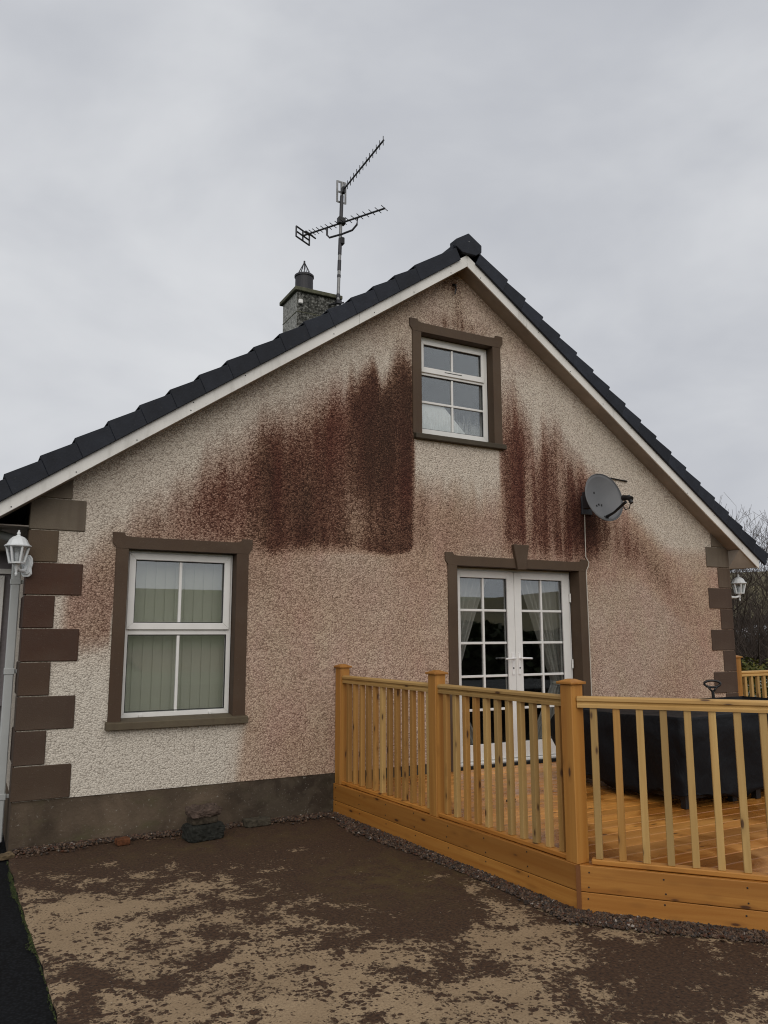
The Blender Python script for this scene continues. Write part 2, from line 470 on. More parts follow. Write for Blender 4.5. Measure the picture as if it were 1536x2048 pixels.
# ------------------------------------------------------------------ mesh helpers
WLOC = {}
class MB:
    def __init__(s):
        s.v, s.f = [], []
    def add(s, vs, fs):
        o = len(s.v)
        s.v += [tuple(v) for v in vs]
        s.f += [tuple(i + o for i in f) for f in fs]
        return s
    def box(s, x0, x1, y0, y1, z0, z1):
        return s.add([(x0, y0, z0), (x1, y0, z0), (x1, y1, z0), (x0, y1, z0), (x0, y0, z1), (x1, y0, z1), (x1, y1, z1), (x0, y1, z1)],
                     [(0, 3, 2, 1), (4, 5, 6, 7), (0, 1, 5, 4), (1, 2, 6, 5), (2, 3, 7, 6), (3, 0, 4, 7)])
    def prism(s, poly, a, b, axis):
        """extrude a 2D polygon from a to b along axis"""
        n = len(poly)
        def P(q, t):
            return {'y': (q[0], t, q[1]), 'z': (q[0], q[1], t), 'x': (t, q[0], q[1])}[axis]
        vs = [P(q, a) for q in poly] + [P(q, b) for q in poly]
        fs = [tuple(range(n)), tuple(range(2 * n - 1, n - 1, -1))] + [(i, (i + 1) % n, n + (i + 1) % n, n + i) for i in range(n)]
        return s.add(vs, fs)
    def tube(s, pts, rad, n=6, cap=True):
        pts = [Vector(p) for p in pts]
        if not isinstance(rad, (list, tuple)):
            rad = [rad] * len(pts)
        rings = []
        for i, p in enumerate(pts):
            d = (pts[min(i + 1, len(pts) - 1)] - pts[max(i - 1, 0)]).normalized()
            a = Vector((0, 0, 1)) if abs(d.z) < 0.9 else Vector((1, 0, 0))
            e1 = d.cross(a).normalized()
            e2 = d.cross(e1)
            rings.append([p + (e1 * math.cos(2 * math.pi * k / n) + e2 * math.sin(2 * math.pi * k / n)) * rad[i] for k in range(n)])
        vs = [q for r in rings for q in r]
        fs = []
        for i in range(len(pts) - 1):
            for k in range(n):
                fs.append((i * n + k, i * n + (k + 1) % n, (i + 1) * n + (k + 1) % n, (i + 1) * n + k))
        if cap:
            fs += [tuple(range(n - 1, -1, -1)), tuple(range((len(pts) - 1) * n, len(pts) * n))]
        return s.add(vs, fs)
    def lathe(s, prof, c=(0, 0, 0), n=16):
        vs, fs = [], []
        for r, z in prof:
            for k in range(n):
                a = 2 * math.pi * k / n
                vs.append((c[0] + r * math.cos(a), c[1] + r * math.sin(a), c[2] + z))
        for i in range(len(prof) - 1):
            for k in range(n):
                fs.append((i * n + k, i * n + (k + 1) % n, (i + 1) * n + (k + 1) % n, (i + 1) * n + k))
        fs += [tuple(range(n - 1, -1, -1)), tuple(range((len(prof) - 1) * n, len(prof) * n))]
        return s.add(vs, fs)
    def xf(s, m):
        s.v = [tuple(m @ Vector(v)) for v in s.v]
        return s
    def mesh(s, name, org=(0, 0, 0), bevel=0.0, smooth=False, fix=True):
        me = bpy.data.meshes.new(name)
        me.from_pydata([(v[0] - org[0], v[1] - org[1], v[2] - org[2]) for v in s.v], [], s.f)
        if fix or bevel:
            bm = bmesh.new()
            bm.from_mesh(me)
            bmesh.ops.recalc_face_normals(bm, faces=bm.faces)
            if bevel:
                es = [e for e in bm.edges if len(e.link_faces) == 2 and e.calc_face_angle(0) > 0.5]
                bmesh.ops.bevel(bm, geom=es, offset=bevel, segments=1, affect='EDGES', clamp_overlap=True)
            bm.to_mesh(me)
            bm.free()
        if smooth:
            me.polygons.foreach_set('use_smooth', [True] * len(me.polygons))
        return me
    def build(s, name, mat, parent=None, org=None, bevel=0.0, smooth=False, color=None, fix=True):
        if org is None:
            org = WLOC.get(parent, (0, 0, 0)) if parent else (0, 0, 0)
        me = s.mesh(name, org, bevel, smooth, fix)
        me.materials.append(M[mat] if isinstance(mat, str) else mat)
        return link(name, me, parent, org, color)

def link(name, me, parent=None, org=(0, 0, 0), color=None, rotz=0.0):
    o = bpy.data.objects.new(name, me)
    COL.objects.link(o)
    if parent:
        o.parent = parent
        pl = WLOC.get(parent, (0, 0, 0))
        o.location = (org[0] - pl[0], org[1] - pl[1], org[2] - pl[2])
    else:
        o.location = org
    o.rotation_euler.z = rotz
    WLOC[o] = tuple(org)
    if color:
        o.color = (*color, 1)
    return o

def tag(o, label, cat, group=None):
    o['label'] = label
    o['category'] = cat
    if group:
        o['group'] = group
    return o
def thing(name, loc, label, cat, group=None):
    o = bpy.data.objects.new(name, None)
    o.empty_display_size = 0.2
    COL.objects.link(o)
    o.location = loc
    WLOC[o] = tuple(loc)
    return tag(o, label, cat, group)
def struct(o, kind='structure'):
    o['kind'] = kind
    return o

# value noise for the stain maps
def vnoise(x, y, seed=0):
    x = np.asarray(x, float); y = np.asarray(y, float)
    x, y = np.broadcast_arrays(x, y)
    xi, yi = np.floor(x), np.floor(y)
    fx, fy = x - xi, y - yi
    fx = fx * fx * (3 - 2 * fx); fy = fy * fy * (3 - 2 * fy)
    def h(a, b):
        v = np.sin(a * 127.1 + b * 311.7 + seed * 74.7) * 43758.5453
        return v - np.floor(v)
    return (h(xi, yi) * (1 - fx) + h(xi + 1, yi) * fx) * (1 - fy) + (h(xi, yi + 1) * (1 - fx) + h(xi + 1, yi + 1) * fx) * fy
def fbm(x, y, seed=0, oc=4):
    a, t, s = 0.5, 0, 0
    for k in range(oc):
        t = t + a * vnoise(x * 2 ** k, y * 2 ** k, seed + k * 13)
        s += a
        a *= 0.5
    return t / s
def sm(t):
    t = np.clip(t, 0, 1)
    return t * t * (3 - 2 * t)
def ip(x, pts):
    return np.interp(x, [p[0] for p in pts], [p[1] for p in pts])
def gauss(x, y, cx, cy, rx, ry):
    return np.exp(-((x - cx) / rx) ** 2 - ((y - cy) / ry) ** 2)

# ================================================================== SETTING: ground
g = MB().add([(-400, -400, -0.07), (400, -400, -0.07), (400, 400, -0.07), (-400, 400, -0.07)], [(0, 1, 2, 3)])
struct(g.build('ground', 'grass', fix=False))
g = MB().add([(-9, -14, -0.02), (0.2, -14, -0.02), (0.2, 9, -0.02), (-9, 9, -0.02)], [(0, 1, 2, 3)])
struct(g.build('driveway', 'asph', fix=False))

def yard():
    st = 0.045
    ys = np.arange(-9.0, 0.02, st)
    xs = np.arange(0.0, 9.6, st)
    X, Y = np.meshgrid(xs, ys)
    edge = ip(Y, [(-9, 0.16), (-3.01, 0.066), (-2.1, 0.046), (-1.2, 0.013), (-0.28, -0.007), (0.1, -0.01)]) + (vnoise(Y * 7, 0 * Y, 5) - 0.5) * 0.015
    Xw = np.where(X < 0.2, edge + X / 0.2 * (0.2 - edge), X)
    Z = (fbm(X * 1.3, Y * 1.3, 3) - 0.5) * 0.012
    Z = np.where(X == 0, -0.004, Z * np.clip(X / 0.3, 0, 1)) + 0.0
    d = 0.45 + 0 * X
    for cx, cy, rx, ry, v in [
        (1.2, -0.35, 1.8, 0.7, 0.5), (2.2, -0.6, 0.9, 0.8, 0.34), (2.35, -1.7, 0.8, 0.95, 0.52), (2.2, -2.55, 0.42, 0.5, 0.32), (2.0, -2.9, 0.25, 0.3, 0.25),
        (0.45, -1.2, 0.32, 0.22, 0.22), (0.35, -0.4, 0.5, 0.35, 0.22), (0.18, -2.55, 0.16, 0.35, 0.30), (2.95, -4.0, 0.55, 0.42, 0.42), (2.35, -4.1, 0.25, 0.2, 0.2), (2.62, -3.72, 0.28, 0.22, 0.36),
        (1.95, -3.38, 0.2, 0.14, 0.24), (1.62, -3.32, 0.13, 0.10, 0.34), (0.80, -2.62, 0.13, 0.12, 0.34), (0.55, -2.85, 0.13, 0.09, 0.34), (0.75, -2.2, 0.12, 0.08, 0.24), (1.5, -2.75, 0.5, 0.35, 0.10), (1.4, -2.0, 0.5, 0.35, 0.12),
        (0.28, -1.75, 0.28, 0.6, -0.30), (0.62, -0.62, 0.16, 0.07, -0.50), (1.95, -0.98, 0.22, 0.10, -0.46), (0.75, -1.6, 0.4, 0.3, -0.14), (1.3, -3.3, 0.6, 0.35, -0.12), (1.9, -2.98, 0.13, 0.14, -0.3),
        (2.3, -3.15, 0.22, 0.35, -0.42), (2.55, -2.75, 0.1, 0.25, -0.2), (1.15, -2.55, 0.4, 0.3, -0.08), (1.35, -2.98, 0.25, 0.22, -0.22), (2.6, -2.2, 0.08, 0.3, -0.2), (1.9, -3.7, 0.5, 0.25, -0.12)]:
        d = d + v * gauss(X, Y, cx, cy, rx, ry)
    gr = np.clip(gauss(X, Y, 2.35, -1.9, 0.6, 0.6) + 0.6 * gauss(X, Y, 1.6, -0.5, 1.2, 0.3), 0, 1)
    ny, nx = X.shape
    V = np.stack([Xw.ravel(), Y.ravel(), Z.ravel()], 1)
    idx = np.arange(ny * nx).reshape(ny, nx)
    F = np.stack([idx[:-1, :-1].ravel(), idx[:-1, 1:].ravel(), idx[1:, 1:].ravel(), idx[1:, :-1].ravel()], 1)
    # a lip down to the driveway on the left edge
    nv = len(V)
    lip = V[idx[:, 0]].copy(); lip[:, 2] = -0.06
    V = np.vstack([V, lip])
    L = np.arange(nv, nv + ny)
    F2 = np.stack([idx[:-1, 0], idx[1:, 0], L[1:], L[:-1]], 1)
    me = bpy.data.meshes.new('concrete_yard')
    me.from_pydata(V.tolist(), [], F.tolist() + F2.tolist())
    a = me.color_attributes.new('dirt', 'FLOAT_COLOR', 'POINT')
    c = np.ones((len(V), 4), np.float32)
    c[:nv, 0] = d.ravel(); c[:nv, 1] = gr.ravel(); c[nv:, 0] = 0.5; c[nv:, 1] = 0
    a.data.foreach_set('color', c.ravel())
    me.materials.append(M['conc'])
    me.polygons.foreach_set('use_smooth', [True] * len(me.polygons))
    struct(link('concrete_yard', me))
yard()

# loose stones: gravel strips, kept as uncountable stuff
def stones(name, pts, lo, hi, mat, seed, flat=0.7, kind='stuff'):
    rs = np.random.RandomState(seed)
    base = np.array([(1, 0, 0), (-1, 0, 0), (0, 1, 0), (0, -1, 0), (0, 0, 1), (0, 0, -1)], float)
    tri = np.array([(0, 2, 4), (2, 1, 4), (1, 3, 4), (3, 0, 4), (2, 0, 5), (1, 2, 5), (3, 1, 5), (0, 3, 5)])
    n = len(pts)
    sz = rs.uniform(lo, hi, (n, 1, 1)) * rs.uniform(0.65, 1.25, (n, 1, 3))
    sz[:, :, 2] *= flat
    a = rs.uniform(0, 6.28, n)
    t = rs.uniform(-0.6, 0.6, n)
    b = base[None] * sz * rs.uniform(0.7, 1.2, (n, 6, 1))
    ca, sa, ct, st_ = np.cos(a)[:, None], np.sin(a)[:, None], np.cos(t)[:, None], np.sin(t)[:, None]
    x, y, z = b[..., 0], b[..., 1], b[..., 2]
    x, z = x * ct - z * st_, x * st_ + z * ct
    x, y = x * ca - y * sa, x * sa + y * ca
    V = np.stack([x, y, z], -1) + np.asarray(pts)[:, None, :]
    F = (tri[None] + (np.arange(n) * 6)[:, None, None]).reshape(-1, 3)
    me = bpy.data.meshes.new(name)
    me.from_pydata(V.reshape(-1, 3).tolist(), [], F.tolist())
    me.materials.append(mat)
    o = link(name, me)
    o['kind'] = kind
    return o

GRAV = m_pebbles('gravel_stone', [(0.0, (0.034, 0.018, 0.010)), (0.22, (0.068, 0.039, 0.023)), (0.42, (0.022, 0.015, 0.011)), (0.6, (0.108, 0.068, 0.042)), (0.76, (0.036, 0.027, 0.021)), (0.88, (0.066, 0.026, 0.013)), (0.985, (0.26, 0.23, 0.20))])
A2 = np.array([2.705, 0.0]); B2 = np.array([2.912, -3.058])
DV = np.array([0.6644, -0.7474])
NB = np.array([-0.7474, -0.6644])            # outward from the angled side
C2 = B2 + DV * 1.95
rs = np.random.RandomState(4)
def strip_pts():
    P = []
    L = np.linalg.norm(B2 - A2); d = (B2 - A2) / L; nrm = np.array([d[1], -d[0]])
    nrm = nrm if nrm[0] < 0 else -nrm
    for k in range(6200):
        s = rs.uniform(0.02, L + 0.1); wd = 0.15 + 0.05 * math.sin(s * 2.1) + (0.02 if s > 2 else 0) - 0.06 * (s < 0.4)
        q = abs(rs.normal(0, 0.5)) if rs.rand() < 0.25 else rs.rand()
        if q > 1.25: continue
        p = A2 + d * s + nrm * (q * wd - 0.02)
        P.append((p[0], p[1], 0.004 + 0.014 * max(0, 1 - q) + rs.uniform(0, 0.008)))
    for k in range(5200):
        s = rs.uniform(-0.05, 1.95); wd = 0.17 + 0.03 * math.sin(s * 5)
        q = abs(rs.normal(0, 0.5)) if rs.rand() < 0.25 else rs.rand()
        if q > 1.3: continue
        p = B2 + DV * s + NB * (q * wd - 0.02)
        P.append((p[0], p[1], 0.004 + 0.014 * max(0, 1 - q) + rs.uniform(0, 0.008)))
    return P
stones('gravel', strip_pts(), 0.006, 0.017, GRAV, 8)
Pw = []
for k in range(3600):
    x = rs.uniform(0.03, 2.68); wd = 0.075 + 0.03 * math.sin(x * 6) + 0.015 * math.sin(x * 17)
    q = rs.rand() ** 1.5 if rs.rand() > 0.1 else rs.uniform(0.5, 2.0)
    Pw.append((x, -0.004 - q * wd, 0.005 + 0.016 * max(0, 1 - q) + rs.uniform(0, 0.006)))
stones('gravel', Pw, 0.005, 0.016, GRAV, 9)
# single grit stones lying about on the yard
Pg = [(rs.uniform(0.1, 2.6), rs.uniform(-4.2, -0.2), 0.005) for _ in range(170)]
stones('grit', Pg, 0.003, 0.0065, GRAV, 10)
# moss along the edge of the driveway
MOSS = m_pebbles('moss_tuft', [(0.0, (0.018, 0.026, 0.007)), (0.3, (0.030, 0.042, 0.009)), (0.6, (0.046, 0.062, 0.012)), (0.85, (0.026, 0.028, 0.010))], 0.9)
Pm = []
for k in range(5200):
    y = -4.2 + 4.0 * rs.rand()
    e = float(ip(y, [(-9, 0.16), (-3.01, 0.066), (-2.1, 0.046), (-1.2, 0.013), (-0.28, -0.007)]))
    den = max(0.0, 1.5 * float(fbm(y * 4.0, 0.0, 21)) - 0.35)
    if rs.rand() > den: continue
    Pm.append((e - 0.004 - abs(rs.normal(0, 0.018)) * den * 1.2, y, -0.016 + rs.uniform(0, 0.010)))
stones('moss', Pm, 0.002, 0.006, MOSS, 11, 1.0)

# ================================================================== HOUSE
house = thing('house', (0, 0, 0), 'gable end of a roughcast bungalow with rust brown stains and slate grey roof', 'house')
CX, SL = 4.183, 0.70                         # ridge line and roof slope
ZL, ZT = 5.64, 5.774                         # barge board: lower and upper edge at the apex
def zl(x): return ZL - SL * abs(x - CX)
HX = 8.365
OPEN = [(0.72, 1.775, 0.90, 2.42), (3.65, 4.69, 3.70, 4.91), (4.06, 5.84, 0.2, 2.41)]

def stain_shade(x, z):
    s1 = vnoise(x * 4.2, z * 0.45, 1)
    s2 = vnoise(x * 12.0, z * 0.9, 2)
    s3 = vnoise(x * 33.0, z * 2.0, 3)
    streak = 0.5 * s1 + 0.32 * s2 + 0.18 * s3
    j1 = vnoise(x * 5.5, 0 * x, 31) * 0.6 + vnoise(x * 15, 0 * x, 32) * 0.4 - 0.5
    blot = fbm(x * 1.1, z * 1.1, 7)
    blot2 = fbm(x * 3.0, z * 2.0, 17)
    # main stain, left of the gable window
    zt = ip(x, [(0.2, 2.3), (0.45, 2.66), (0.76, 2.98), (1.27, 3.48), (1.58, 3.73), (1.91, 4.0), (2.32, 4.28), (2.64, 4.46), (2.85, 4.55), (3.0, 4.58), (3.12, 4.68), (3.22, 4.55), (3.32, 4.72), (3.44, 4.92), (3.56, 5.0), (3.66, 5.0)])
    zt = zt + j1 * ip(x, [(0.3, 0.15), (1.5, 0.3), (2.5, 0.35), (3.6, 0.3)])
    zb = ip(x, [(0.2, 1.62), (0.45, 1.50), (0.66, 1.55), (0.68, 2.36), (1.85, 2.42), (2.04, 2.36), (2.34, 2.44), (2.81, 2.46), (2.98, 2.45), (3.31, 2.42), (3.5, 2.45), (3.64, 2.53)])
    sb = ip(x, [(0.3, 0.3), (0.6, 0.3), (0.8, 0.3), (2.4, 0.26), (2.8, 0.16), (2.95, 0.09), (3.6, 0.09)])
    I = ip(x, [(0.2, 0.30), (0.45, 0.42), (0.7, 0.50), (0.9, 0.62), (1.3, 0.72), (1.6, 0.80), (2.1, 0.86), (2.5, 0.84), (2.75, 0.86), (2.92, 0.95), (3.15, 1.02), (3.6, 1.02)])
    mA = sm((zt - z) / ip(x, [(0.3, 0.6), (1.5, 0.95), (2.6, 1.0), (2.95, 0.7), (3.12, 0.5), (3.6, 0.9)])) * sm((z - zb + sb * 0.5) / sb) * sm((3.635 + 0.02 * (s3 - 0.5) - x) / 0.07) * sm((x - 0.2) / 0.15)
    a = mA * I * (0.60 + 0.76 * streak)
    a = a * (1 - 0.22 * sm((2.95 - z) / 0.5) * sm((2.5 - x) / 0.8) * (x > 0.68))
    a = a * (1 - 0.16 * gauss(x, z, 3.2, 2.72, 0.35, 0.35)) * (1 - 0.25 * gauss(x, z, 2.95, 2.75, 0.14, 0.3))
    a = a * (1 - 0.13 * gauss(x, z, 1.75, 3.5, 0.14, 0.6) - 0.13 * gauss(x, z, 2.45, 3.6, 0.16, 0.5))
    r = a
    # right of the gable window: streaks down to the dish and the door
    zt = ip(x, [(4.6, 5.05), (4.79, 5.0), (4.9, 4.9), (5.03, 4.85), (5.14, 4.55), (5.22, 4.35), (5.34, 4.5), (5.43, 4.25), (5.54, 4.5), (5.64, 4.35), (5.75, 4.15), (6.05, 3.95), (6.51, 3.6), (6.9, 3.25), (7.3, 2.9), (7.6, 2.6)]) + j1 * ip(x, [(4.7, 0.35), (5.8, 0.35), (6.5, 0.15)])
    I = ip(x, [(4.62, 0.40), (4.80, 0.56), (4.98, 0.74), (5.2, 0.74), (5.4, 0.82), (5.75, 0.80), (5.95, 0.78), (6.1, 0.60), (6.25, 0.54), (6.55, 0.62), (6.8, 0.56), (7.05, 0.45), (7.4, 0.34), (7.8, 0.22)])
    zb = ip(x, [(4.6, 2.5), (5.0, 2.45), (5.9, 2.4), (6.2, 2.45), (6.8, 2.38), (7.3, 2.0), (7.8, 1.6)])
    mB = sm((zt - z) / ip(x, [(4.7, 1.3), (5.4, 0.95), (6.0, 0.95), (7, 0.9)])) * sm((z - zb + 0.25) / 0.55) * sm((x - 4.66 - 0.03 * s3) / 0.07)
    st2 = ip(0.35 * s1 + 0.40 * s2 + 0.25 * s3, [(0.25, 0.55), (0.5, 0.95), (0.75, 1.25)])
    b_ = mB * I * st2
    b_ = b_ * (1 - 0.22 * gauss(x, z, 5.27, 4.2, 0.06, 0.5) - 0.3 * gauss(x, z, 5.46, 4.0, 0.035, 0.35))
    b_ = b_ + 0.35 * gauss(x, z, 5.92, 2.98, 0.24, 0.26) + 0.12 * gauss(x, z, 6.0, 2.75, 0.3, 0.15)  # painted shadow of the dish on the wall, added to the streaks
    r = np.maximum(r, b_)
    # below the gable window sill
    m = sm((x - 3.57) / 0.05) * sm((4.76 - x) / 0.06) * sm((3.48 - z + 0.2 * (s2 - 0.5)) / 0.65) * sm((z - 2.3) / 0.2)
    r = np.maximum(r, m * (0.27 + 0.24 * (streak - 0.4)))
    r = r + 0.26 * sm((x - 3.56) / 0.05) * sm((3.85 - x) / 0.15) * sm((3.4 - z) / 0.4) * sm((z - 2.4) / 0.3) * s2
    # general grime lower down
    low = sm((2.85 - z) / 0.3) * sm((x - ip(z, [(0.3, 1.70), (0.9, 1.76), (0.95, 1.55), (3, 1.55)]) + 0.05 * (s2 - 0.5)) / 0.12)
    r = np.maximum(r, low * (0.16 + 0.22 * (blot - 0.5) + 0.10 * (blot2 - 0.5)))
    rgt = sm((x - 5.7) / 0.3) * sm((ZL - SL * np.abs(x - CX) - 0.55 - z) / 0.6)
    r = np.maximum(r, rgt * (0.17 + 0.22 * (blot - 0.5)))
    r = r + 0.10 * gauss(x, z, 7.35, 1.95, 0.30, 0.7) + 0.10 * gauss(x, z, 2.4, 2.25, 0.9, 0.3)
    # under the barge board and at the peak
    dt = ZL - SL * np.abs(x - CX) - z
    r = np.maximum(r, 0.05 + 0.08 * (s2 - 0.3) * sm((1.0 - dt) / 0.8))
    r = r + 0.13 * sm((0.24 - dt) / 0.2) * (0.4 + 0.8 * blot2)
    pk = gauss(x, z, 4.19, 5.12, 0.07, 0.22) * 0.42 + gauss(x, z, 4.03, 5.02, 0.30, 0.10) * 0.42 * (0.3 + s2) + gauss(x, z, 4.42, 5.0, 0.15, 0.09) * 0.25 + gauss(x, z, 4.10, 5.48, 0.14, 0.12) * 0.4
    r = r + pk * (0.5 + 0.8 * s3)
    r = r + 0.07 * sm((z - 4.4) / 0.6)
    # clean corner low on the left
    cl = sm((ip(z, [(0.3, 1.72), (0.9, 1.80)]) + 0.05 * (s2 - 0.5) - x) / 0.12) * sm((1.52 - z) / 0.3)
    r = r * (1 - 0.95 * cl)
    gcol = np.clip(np.maximum(low, np.maximum(m, rgt)) * (0.85 + 0.6 * (blot - 0.5)) + np.maximum(mA, mB) * 0.9, 0, 1)
    gcol = np.maximum(gcol, 0.20 + 0.45 * sm((z - 4.4) / 0.6)) * (1 - 0.95 * cl)
    red = np.clip((fbm(x * 2.6, z * 0.7, 41) - 0.42) * 3.0 + 0.25, 0, 0.9) * (1 - 0.45 * sm((x - 2.75) / 0.2) * (x < 4))
    red = np.maximum(red, 0.9 * gauss(x, z, 1.75, 3.0, 0.22, 0.35)); red = np.maximum(red, 0.8 * gauss(x, z, 2.5, 3.5, 0.15, 0.4)); red = np.maximum(red, 0.7 * gauss(x, z, 3.5, 3.1, 0.15, 0.4))
    red = np.maximum(red, 0.75 * gauss(x, z, 5.4, 3.3, 0.3, 0.6)); red = np.maximum(red, gauss(x, z, 6.6, 2.75, 0.35, 0.3))
    red = 0.85 * red * (1 - sm((z - 4.75) / 0.2))
    return np.clip(r, 0, 1.0), gcol, red

def gable_wall():
    st = 0.018
    def ticks(a, b, extra):
        t = set(np.round(np.arange(a, b, st), 4).tolist() + [b])
        for e in extra:
            t = {q for q in t if abs(q - e) > st * 0.6} | {e}
        return np.array(sorted(t))
    xs = ticks(0.0, HX, [0.0, HX] + [o[0] for o in OPEN] + [o[1] for o in OPEN])
    zs = ticks(0.365, 5.75, [0.365] + [o[2] for o in OPEN if o[2] > 0.365] + [o[3] for o in OPEN])
    X, Z = np.meshgrid(xs, zs)
    keep = np.ones((len(zs) - 1, len(xs) - 1), bool)
    xc = (xs[1:] + xs[:-1]) / 2; zc = (zs[1:] + zs[:-1]) / 2
    XC, ZC = np.meshgrid(xc, zc)
    keep &= ZC < ZL - SL * np.abs(XC - CX) + 0.06
    for a, b, c, d in OPEN:
        keep &= ~((XC > a) & (XC < b) & (ZC > c) & (ZC < d))
    idx = np.arange(X.size).reshape(X.shape)
    F = np.stack([idx[:-1, :-1][keep], idx[:-1, 1:][keep], idx[1:, 1:][keep], idx[1:, :-1][keep]], 1)
    r, gc, rd = stain_shade(X.ravel(), Z.ravel())
    Y = (fbm(X * 1.5, Z * 1.5, 5) - 0.5) * 0.006
    used = np.unique(F)
    rem = -np.ones(X.size, int); rem[used] = np.arange(len(used))
    V = np.stack([X.ravel(), Y.ravel(), Z.ravel()], 1)[used]
    me = bpy.data.meshes.new('gable_wall')
    me.from_pydata(V.tolist(), [], rem[F].tolist())
    a = me.color_attributes.new('stain_shade', 'FLOAT_COLOR', 'POINT')
    c = np.ones((len(used), 4), np.float32)
    c[:, 0] = r[used]; c[:, 1] = gc[used]; c[:, 2] = rd[used]
    a.data.foreach_set('color', c.ravel())
    me.materials.append(M['dash'])
    me.polygons.foreach_set('use_smooth', [True] * len(me.polygons))
    link('gable_wall', me, house)
gable_wall()

# other walls, floors and lofts that close the house
def dash_sheet(name, quad, r=0.08, gcol=0.3):
    b = MB().add(quad, [(0, 1, 2, 3)])
    o = b.build(name, 'dash', house, fix=False)
    a = o.data.color_attributes.new('stain_shade', 'FLOAT_COLOR', 'POINT')
    a.data.foreach_set('color', np.array([r, gcol, 0.2, 1] * 4, np.float32))
    return o
dash_sheet('side_wall', [(0, 9, 0.365), (0, 0, 0.365), (0, 0, 2.72), (0, 9, 2.72)], 0.03, 0.12)
dash_sheet('side_wall', [(HX, 0, 0.365), (HX, 9, 0.365), (HX, 9, 2.72), (HX, 0, 2.72)], 0.12, 0.4)
bw = MB().prism([(0, 0.0), (HX, 0.0), (HX, 2.7), (CX, 5.63), (0, 2.7)], 8.9, 9.0, 'y').build('rear_wall', 'room', house)
MB().box(0.02, HX - 0.02, 0.2, 8.85, 0.2, 0.285).build('room_floor', 'room', house)
MB().box(0.02, HX - 0.02, 0.02, 8.85, 2.56, 2.70).build('room_ceiling', 'room', house)
MB().box(2.6, 2.7, 0.2, 8.8, 0.29, 2.55).build('room_partition', 'room', house)
MB().box(0.02, 8.3, 4.0, 4.1, 0.29, 2.55).build('room_partition', 'room', house)
MB().box(2.2, 6.2, 2.6, 2.7, 2.71, 4.8).build('room_partition', 'room', house)

# plinth
MB().box(0.002, 4.055, 0.006, 0.25, -0.05, 0.372).build('plinth', 'plinth', house)
MB().box(5.845, HX - 0.002, 0.006, 0.25, -0.05, 0.372).build('plinth', 'plinth', house)
MB().box(-0.004, 0.002, 0.008, 9.0, -0.05, 0.372).build('plinth', 'plinth', house)
MB().box(HX - 0.002, HX + 0.004, 0.008, 9.0, -0.05, 0.372).build('plinth', 'plinth', house)

# quoins
Q0, QP = 2.75, 0.265
QC = [(0.145, 0.118, 0.085), (0.100, 0.068, 0.040), (0.060, 0.024, 0.012), (0.052, 0.021, 0.011), (0.054, 0.024, 0.013), (0.064, 0.036, 0.021), (0.064, 0.040, 0.026), (0.062, 0.038, 0.025), (0.064, 0.040, 0.024)]
QR = [(0.135, 0.110, 0.082), (0.105, 0.074, 0.050), (0.075, 0.047, 0.032), (0.068, 0.043, 0.029), (0.068, 0.043, 0.030), (0.072, 0.046, 0.032), (0.072, 0.046, 0.032), (0.068, 0.044, 0.031), (0.064, 0.042, 0.028)]
for side in (0, 1):
    for k in range(-1, 9):
        longq = k % 2 == 0
        fl, rl = (0.413, 0.213) if longq else (0.213, 0.413)
        zt_, zb_ = Q0 - k * QP - 0.004, Q0 - (k + 1) * QP + 0.004
        if k == -1:
            zt_ = 2.93
            fl = 0.30
        p = 0.014
        poly = [(-p, -p), (fl, -p), (fl, 0.03), (0.02, 0.03), (0.02, rl), (-p, rl)]
        if side:
            poly = [(HX - x, y) for x, y in poly]
        if k == -1:   # cut by the soffit
            b = MB()
            pr = [(0.02, zb_), (fl, zb_), (fl, min(zt_, zl(fl) + 0.03)), (0.10, zl(0.10) + 0.03)]
            if side:
                pr = [(HX - x, z) for x, z in pr]
            b.prism(pr, -p, 0.03, 'y')
        else:
            b = MB().prism(poly, zb_, zt_, 'z')
        b.build('quoin', 'paint', house, org=(0.2 if not side else HX - 0.2, 0, zb_ + 0.13), bevel=0.005, color=(QR if side else QC)[max(k, 0)])

# surrounds with lugged (eared) corners
def surround(par, x0, x3, ztop, xi0, xi1, zi, zbot, depth, col, key=None):
    e = 0.032
    def cove(cx, cz, r, a0, a1, n=5):
        return [(cx + r * math.cos(R(a0 + (a1 - a0) * i / (n - 1))), cz + r * math.sin(R(a0 + (a1 - a0) * i / (n - 1)))) for i in range(n)]
    m = x3 + x0
    left = [(xi0, zbot), (xi0, zi), (xi0 - 0.001, zi)]
    lj = [(xi0, zbot), (xi0, zi), (x0 + e, zi)]
    # left jamb (below the head line) and head with ears
    head_l = [(x0 + e, zi), (x0 + e, ztop - 0.135)] + cove(x0, ztop - 0.135 + 0.0, e, 0, 60, 4) + [(x0, ztop - 0.085), (x0, ztop), (x0 + 0.095, ztop)] + cove(x0 + 0.095 + 0.03, ztop, 0.03, 180, 270, 4) + [(x0 + 0.19, ztop - 0.034)]
    head_r = [(m - x, z) for x, z in reversed(head_l)]
    ptsz = [p for p in head_l if True]
    jl = MB().prism([(x0 + e, zbot), (xi0, zbot), (xi0, zi), (x0 + e, zi)], -0.018, depth, 'y')
    jr = MB().prism([(xi1, zbot), (m - x0 - e, zbot), (m - x0 - e, zi), (xi1, zi)], -0.018, depth, 'y')
    hd = MB().prism(head_l + head_r, -0.0185, depth, 'y')
    for b in (jl, jr):
        b.build('surround_jamb', 'paint', par, color=col, bevel=0.004)
    hd.build('surround_head', 'paint', par, color=col)
    if key:
        a, b_, c, d, zk0, zk1 = key
        MB().prism([(c, zk0), (d, zk0), (b_, zk1), (a, zk1)], -0.05, 0.0, 'y').build('keystone', 'paint', par, color=tuple(x * 0.95 for x in col), bevel=0.006)

